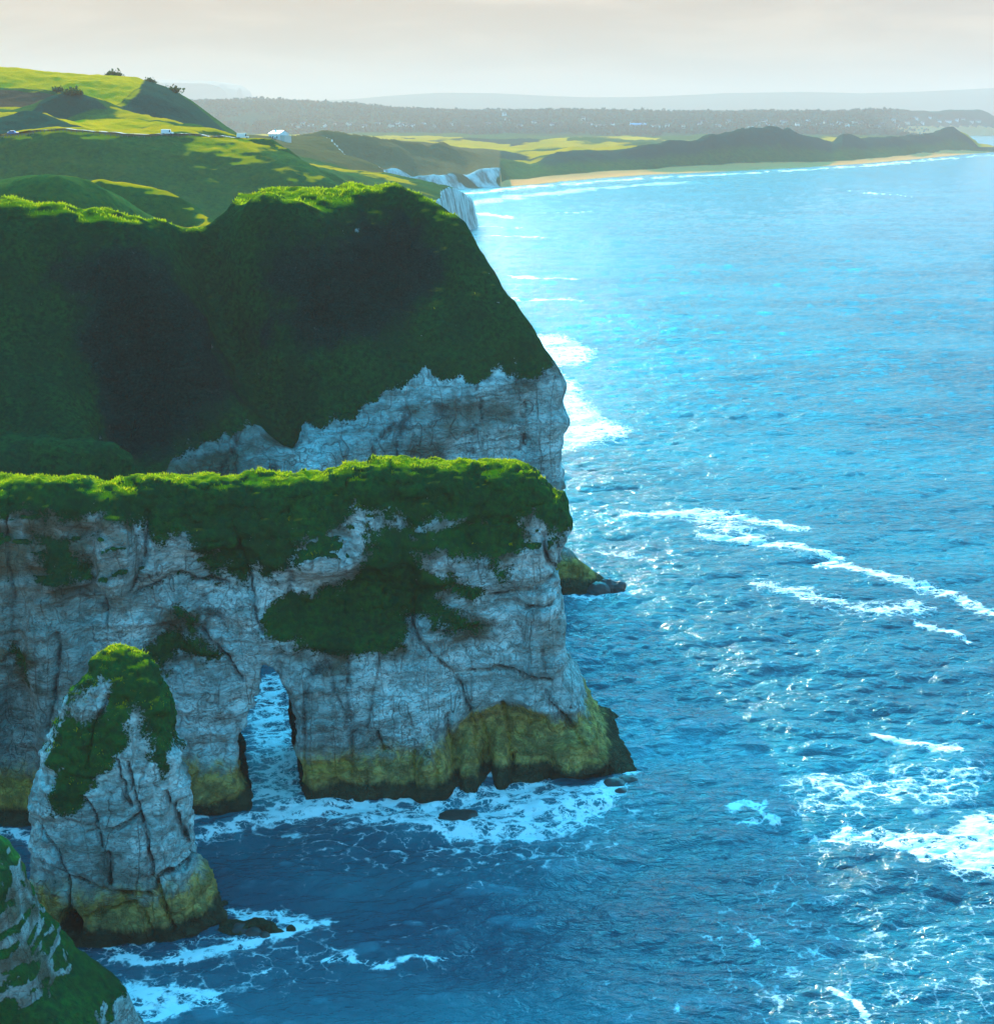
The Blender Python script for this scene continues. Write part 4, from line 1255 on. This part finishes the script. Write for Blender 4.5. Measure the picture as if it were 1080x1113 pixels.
def small_rock(name, label, pts, hgt, grow, group=None):
    """low rock made of a few merged lumps given by their water pixels"""
    cs = [W(*q[:2]) for q in pts]
    rs = [q[2] for q in pts]
    c = np.mean(cs, 0)

    def f(p):
        d = np.full(len(p), 1e3)
        for (a, b), r in zip(cs, rs):
            q = np.sqrt(((p[:, 0] - a) / r) ** 2 + ((p[:, 1] - b) / (r * grow)) ** 2 + ((p[:, 2]) / (hgt * min(1, .5 + r * .35))) ** 2) - 1
            d = np.minimum(d, q * min(r, hgt))
        return d + .35 * hgt * fbm(p[:, 0] * 1.0, p[:, 1] * 1.0, p[:, 2] * 1.3, 4, .6)
    m = max(rs) + 1
    lo = (min(a[0] for a in cs) - m, min(a[1] for a in cs) - m, -.8)
    hi = (max(a[0] for a in cs) + m, max(a[1] for a in cs) + m, hgt * 1.5)
    v, q = surface_nets(f, lo, hi, 0.14, .8, 2)
    o = mesh_np(name, v, q, M_WET, loc=(c[0], c[1], 0))
    return tag(o, label, 'rock', group)


small_rock('sea_rock', 'low dark rocks trailing from the right foot of the arched promontory', [(682, 852, 1.2), (668, 856, 1.3), (690, 861, .6), (676, 864, .8)], 0.9, .8)
small_rock('sea_rock', 'dark flat rock just breaking the foam in front of the arched promontory', [(495, 889, 1.8), (480, 894, 1.2), (508, 886, 1.0)], 0.42, .9)
small_rock('sea_rock', 'dark jagged reef trailing from the brown foot of the tall headland', [(660, 640, 1.6), (672, 641, 1.1), (650, 643, 1.6)], 1.4, .8)
small_rock('sea_rock', 'dark low rocks at the right foot of the sea stack', [(262, 1013, 1.1), (276, 1016, .9), (288, 1019, .5)], 0.8, .8)


# ------------------------------------------------------------------ bushes on the upper fields
def bush(label, px, py, Y, wd, hg, group='bushes on the upper fields'):
    c = P(px, py, Y)
    g = ground_mid(c[0], c[1])
    n = 420
    th, ph, r = rng.random(n) * 2 * PI, np.arccos(rng.random(n)), rng.random(n) ** 0.4
    lob = 0.75 + 0.35 * vn(th * 1.3, ph * 2, px * .37)
    p = np.stack([np.cos(th) * np.sin(ph) * wd / 2, np.sin(th) * np.sin(ph) * wd / 2, np.cos(ph) * hg], 1) * (r * lob)[:, None]
    e1, e2 = rng.standard_normal((n, 3)), rng.standard_normal((n, 3))
    s = 0.16 * min(wd, hg)
    V = np.stack([p, p + e1 * s, p + (e1 + e2) * s * .8, p + e2 * s], 1).reshape(-1, 3)
    o = mesh_np('shrub', V, np.arange(n)[:, None] * 4 + np.arange(4), M_BUSH, smooth=False)
    o.location = (c[0], c[1], g - .3)
    return tag(o, label, 'bush', group)


bush('small dark hedge bush at the corner of the ploughed strip', 64, 98, 800, 8, 3.0)
bush('dark bush on the skyline ridge of the bright green field', 124, 84, 878, 14, 4.0)
bush('dark bush cresting the heathery knoll below the upper field', 78, 97, 742, 14, 3.6)
bush('dark scrub patch at the right end of the skyline field', 163, 90, 878, 10, 3.0)
bush('dark scrub on the brow where the skyline starts to fall to the bay', 186, 96, 868, 16, 4.0)


# ------------------------------------------------------------------ vehicles on the coast road
def box(lo, hi, taper=(0, 0), bev=0.0):
    x0, y0, z0 = lo
    x1, y1, z1 = hi
    tx, ty = taper
    v = [(x0, y0, z0), (x1, y0, z0), (x1, y1, z0), (x0, y1, z0), (x0 + tx, y0 + ty, z1), (x1 - tx, y0 + ty, z1), (x1 - tx, y1 - ty, z1), (x0 + tx, y1 - ty, z1)]
    f = [(3, 2, 1, 0), (4, 5, 6, 7), (0, 1, 5, 4), (1, 2, 6, 5), (2, 3, 7, 6), (3, 0, 4, 7)]
    return v, f


def part(name, shapes, mat, parent=None):
    V, F = [], []
    for v, f in shapes:
        o = len(V)
        V += list(v)
        F += [tuple(i + o for i in q) for q in f]
    me = bpy.data.meshes.new(name)
    me.from_pydata(V, [], F)
    me.materials.append(mat)
    ob = bpy.data.objects.new(name, me)
    COL.objects.link(ob)
    if parent:
        ob.parent = parent
    return ob


def wheel_shape(cx, cyy, r, wd, n=14):
    v, f = [], []
    for s in (-1, 1):
        for k in range(n):
            a = 2 * PI * k / n
            v.append((cx + r * math.cos(a), cyy + s * wd / 2, r + r * math.sin(a)))
    for k in range(n):
        j = (k + 1) % n
        f.append((k, j, n + j, n + k))
    f += [tuple(range(n))[::-1], tuple(range(n, 2 * n))]
    return v, f


M_TYRE = simple_mat('tyre_rubber', (0.02, 0.02, 0.02))
M_GLASS = simple_mat('dark_glass', (0.02, 0.03, 0.04), 0.1)
M_BLUE = simple_mat('blue_paint', (0.02, 0.14, 0.42), 0.3, 0.05)
M_WHITE = simple_mat('white_paint', (0.78, 0.78, 0.76), 0.35, 0.04)
M_RIM = simple_mat('wheel_rim', (0.4, 0.4, 0.4), 0.4)
M_LAMP = simple_mat('lamp_lens', (0.6, 0.6, 0.55), 0.2)


def vehicle(name, label, px, py, Y, rz, paint, L, Hh, van=False):
    c = P(px, py, Y)
    g = ground_mid(c[0], c[1])
    r = thing(name, label, 'van' if van else 'car', (c[0], c[1], g + .02), rz, 'vehicles on the coast road')
    wd = 1.8
    b = [box((-L / 2, -wd / 2, .35), (L / 2, wd / 2, .95), (.06, .04))]
    if van:
        b.append(box((-L / 2 + .03, -wd / 2 + .05, .953), (L / 2 - .9, wd / 2 - .05, Hh), (.12, .12)))
        cab = (L / 2 - 1.6, L / 2 - .95)
    else:
        b.append(box((-L * .36, -wd / 2 + .06, .953), (L * .22, wd / 2 - .06, Hh), (.45, .16)))
        cab = (-L * .28, L * .12)
    part('body', b, paint, r)
    for s in (-1, 1):
        y = s * (wd / 2 - .08)
        part('window', [box((cab[0], min(y, y + s * .035) - .04, 1.0), (cab[1], max(y, y + s * .035) + .04, Hh - .22), (.22, .03))], M_GLASS, r)
        part('headlight', [box((L / 2 - .09, s * .62 - .14, .62), (L / 2 + .012, s * .62 + .14, .8))], M_LAMP, r)
        for q in (-1, 1):
            wo = part('wheel', [wheel_shape(q * L * .31, s * (wd / 2 - .09), .32, .2)], M_TYRE, r)
            part('rim', [wheel_shape(q * L * .31, s * (wd / 2 - .075), .19, .2)], M_RIM, wo).location.z = .13
    return r


vehicle('parked_car', 'blue car parked at the left end of the pale road on the hillside', 15, 153, 566, .1, M_BLUE, 4.2, 1.5)
vehicle('parked_van', 'white van on the coast road below the end of the yellow field', 182, 149.5, 582, .1, M_WHITE, 4.6, 2.0, True)
vehicle('parked_van', 'white van at the brow where the coast road meets the bay view', 264, 151, 594, .2, M_WHITE, 4.8, 2.1, True)


# road ribbon along the brow, and the wire fence beside it
M_ROAD = simple_mat('pale_asphalt', (0.26, 0.25, 0.23), 0.9, 0.2, .5)
rp = [P(x, y, Y)[:2] for x, y, Y in [(-120, 152, 566), (0, 154, 567), (40, 151.5, 568), (80, 150.5, 569), (140, 150.5, 575), (200, 150.5, 585), (262, 151.5, 595)]]
ss = np.linspace(0, len(rp) - 1, 120)
rx = np.interp(ss, range(len(rp)), [q[0] for q in rp])
ry = np.interp(ss, range(len(rp)), [q[1] for q in rp])
RV = []
for i in range(120):
    for k in (-2.6, -.9, .9, 2.6):
        RV.append((rx[i], ry[i] + k, ground_mid(rx[i], ry[i]) + .25))
o = mesh_np('road', np.array(RV), grid_faces(120, 4), M_ROAD)
tag(o, kind='structure')
M_POST = simple_mat('grey_timber', (0.22, 0.19, 0.15), .9)
fr = thing('fence', 'thin post and rail fence along the seaward edge of the coast road', 'fence', (rx[40], ry[40], 0))
fp = []
for i in range(18, 118, 2):
    fp.append((rx[i] - rx[40], ry[i] - 4.5 - ry[40], ground_mid(rx[i], ry[i] - 4.5)))
for x, y, z in fp:
    part('post', [box((x - .09, y - .09, z - .3), (x + .09, y + .09, z + 1.15), (.02, .02))], M_POST, fr)
for hh_ in (.55, 1.0):
    V, F = [], []
    for x, y, z in fp:
        for dy_, dz_ in ((-.03, -.06), (-.03, .06), (.03, .06), (.03, -.06)):
            V.append((x, y - .12 + dy_, z + hh_ + dz_))
    for i in range(len(fp) - 1):
        for k in range(4):
            F.append((i * 4 + k, i * 4 + (k + 1) % 4, i * 4 + 4 + (k + 1) % 4, i * 4 + 4 + k))
    part('rail', [(V, F)], M_POST, fr)


# ------------------------------------------------------------------ houses
M_HW = simple_mat('white_render', (0.78, 0.78, 0.76), .8, .06)
M_HP = simple_mat('pale_render', (0.62, 0.58, 0.50), .8, .08)
M_HB = simple_mat('blue_sheeting', (0.16, 0.38, 0.62), .6, .08)
M_RF = simple_mat('slate_roof', (0.10, 0.10, 0.11), .8, .2)
M_RR = simple_mat('tile_roof', (0.24, 0.11, 0.07), .8, .2)


def gable(w, d, hw, hr, ov=.3):
    walls = ([(-w / 2, -d / 2, -4), (w / 2, -d / 2, -4), (w / 2, d / 2, -4), (-w / 2, d / 2, -4), (-w / 2, -d / 2, hw), (w / 2, -d / 2, hw), (w / 2, d / 2, hw), (-w / 2, d / 2, hw), (-w / 2, 0, hw + hr), (w / 2, 0, hw + hr)],
             [(0, 1, 5, 4), (2, 3, 7, 6), (1, 2, 6, 9, 5), (3, 0, 4, 8, 7)])
    a, t = w / 2 + ov, .25
    s = hr / (d / 2)
    e, ez = d / 2 + ov, hw - ov * s
    top = [(-a, -e, ez + .05), (a, -e, ez + .05), (a, 0, hw + hr + .05), (-a, 0, hw + hr + .05), (a, e, ez + .05), (-a, e, ez + .05)]
    v = top + [(x, y, z + t) for x, y, z in top]
    f = [(6, 7, 8, 9), (9, 8, 10, 11), (1, 0, 3, 2), (2, 3, 5, 4), (0, 1, 7, 6), (4, 5, 11, 10), (1, 2, 8, 7), (2, 4, 10, 8), (3, 0, 6, 9), (5, 3, 9, 11)]
    return walls, (v, f)


c = P(303, 149, 1120)
M_CAP = simple_mat('white_metal_roof', (0.72, 0.73, 0.74), .5, .05)
hs = thing('white_house', 'white gabled house alone on the brown slope above the chalk bay', 'house', (c[0], c[1], ground_mid(c[0], c[1]) - .5), -.8)
wl_, rf_ = gable(13, 9, 4.4, 2.2)
part('wall', [wl_], M_HW, hs)
ro = part('roof', [rf_], M_CAP, hs)
part('chimney', [box((-4.6, -.5, 5.6), (-3.6, .5, 8.0))], M_HP, ro)
for x in (-4.3, -1.2, 4.0):
    wi = part('window', [box((x - .6, -4.56, 1.2), (x + .6, -4.45, 2.8))], M_GLASS, hs)
    part('sill', [box((x - .75, -4.68, 1.0), (x + .75, -4.44, 1.195))], M_HP, wi)
part('door', [box((1.2, -4.57, -.4), (2.3, -4.45, 2.1))], M_GLASS, hs)
part('window', [box((6.44, -1.2, 1.2), (6.56, 1.2, 3.4))], M_GLASS, hs)
part('extension', [box((6.6, -3.2, -4), (11.5, 2.8, 3.1)), box((6.61, -3.4, 3.103), (11.7, 3.0, 3.35))], M_HP, hs)

HOUSE_PX = [(315, 137), (325, 139), (330, 136), (338, 138), (352, 139), (364, 138), (425, 138.5), (432, 136), (436, 139), (440, 136.5), (446, 138), (460, 137), (470, 139.5), (548, 126), (551, 131), (600, 138),
            (603, 136.5), (634, 131), (641, 136.5), (650, 138), (655, 139), (665, 138), (687, 137), (690, 139), (698, 138), (712, 139), (725, 138.5), (760, 137), (763, 134), (770, 134.5), (793, 133), (780, 138),
            (822, 136), (829, 133), (836, 137), (842, 139), (846, 136), (852, 133.5), (866, 138), (878, 134), (890, 137.5), (898, 134.5), (903, 138), (912, 136), (920, 138), (930, 134), (935, 136), (945, 139),
            (952, 139.5), (958, 137), (970, 132), (985, 134), (995, 131), (1002, 135), (1010, 132), (1020, 133), (1030, 135), (1038, 131.5), (1046, 133), (1055, 136), (1062, 134), (975, 137), (815, 139), (742, 139.5),
            (580, 135), (565, 139), (530, 136), (510, 139), (490, 137), (380, 136), (396, 139), (410, 137)]
w1, r1 = gable(15, 10, 6.0, 4.0)
w2, r2 = gable(24, 10, 5.0, 3.6)
w3, r3 = gable(11, 10, 8.0, 4.2)
protos = []


def far_depth(px, py):
    """depth where the sight line of a pixel meets the town hill"""
    for Y in np.arange(2600, 6200, 12.0):
        q = P(px, py, Y)
        if ground_far(q[0], Y) >= q[2]:
            return q[0], Y
    q = P(px, py, 5200)
    return q[0], 5200.0


for i, (x, y) in enumerate(HOUSE_PX):
    X, Y = far_depth(x, y)
    X += random.uniform(-1, 1)
    kind = random.choice((0, 0, 1, 2)) if (x, y) != (548, 126) else 2
    wa, rr = ((w1, r1), (w2, r2), (w3, r3))[kind]
    key = (kind, random.random() < .6, random.random() < .75)
    hse = thing('house', 'tiny pale house among the trees of the hazy town across the bay', 'house', (X, Y, ground_far(X, Y) - .5), random.uniform(-.9, .9), 'houses of the distant town')
    if (x, y) == (548, 126):
        hse['label'] = 'tiny tall pale building standing highest on the hazy wooded ridge'
    hit = [p for p in protos if p[0] == key]
    if hit:
        for src in hit[0][1]:
            cp = src.copy()
            COL.objects.link(cp)
            cp.parent = hse
    else:
        a = part('wall', [wa], M_HW if key[1] else M_HP, hse)
        b = part('roof', [rr], M_RF if key[2] else M_RR, hse)
        protos.append((key, (a, b)))
X, Y = far_depth(693, 137.5)
sh = thing('warehouse', 'pale blue long shed among the houses of the hazy town', 'building', (X, Y, ground_far(X, Y) - .5), .1)
wa, rr = gable(46, 16, 7, 3)
part('wall', [wa], M_HB, sh)
part('roof', [rr], M_HB, sh)

# woods between the houses: one mass of leafy crowns
NT_ = 13000
tu = rng.uniform(-0.26, 0.34, NT_)
tY = rng.uniform(3900, 5700, NT_)
tX = tu * tY
msk = (fbm(tX * .0045, tY * .0045, 20.0, 3) > -0.45)
TV, TF, off = [], [], 0
for X, Y in zip(tX[msk], tY[msk]):
    g = ground_far(X, Y)
    if g < 6:
        continue
    hgt_ = random.uniform(6, 11) * (1.35 if random.random() < .06 else 1)
    n = 18
    p = rng.standard_normal((n, 3))
    p /= np.linalg.norm(p, axis=1, keepdims=True)
    p *= np.array([hgt_ * .48, hgt_ * .48, hgt_ * .42]) * (.55 + .45 * rng.random((n, 1)))
    p += np.array([X, Y, g + hgt_ * .52])
    e1, e2 = rng.standard_normal((n, 3)) * hgt_ * .16, rng.standard_normal((n, 3)) * hgt_ * .16
    V = np.stack([p - e1, p + e2, p + e1, p - e2], 1).reshape(-1, 3)
    TV.append(V)
    TF.append(np.arange(n)[:, None] * 4 + np.arange(4) + off)
    off += len(V)
M_TREE = blade_mat('far_tree_leaves', (0.015, 0.045, 0.04), (0.03, 0.065, 0.05))
wood = mesh_np('woodland', np.concatenate(TV), np.concatenate(TF), M_TREE, smooth=False)
tag(wood, 'bluish woods covering the town ridge across the bay', 'woods', kind='stuff')

# ------------------------------------------------------------------ the air
hb = [(-9000, -300, -12), (9000, 18500, 420)]
V, F = box(*hb)
m, t = new_mat('sea_haze')
pv = t.n('ShaderNodeVolumePrincipled')
t.set(pv, 'Color', (0.86, 0.62, 0.54))
t.set(pv, 'Density', 0.000125)
t.set(pv, 'Anisotropy', 0.0)
t.n('ShaderNodeOutputMaterial', None, Volume=pv)
m.cycles.homogeneous_volume = True
hz_o = part('haze', [(V, F)], m)
tag(hz_o, kind='stuff')
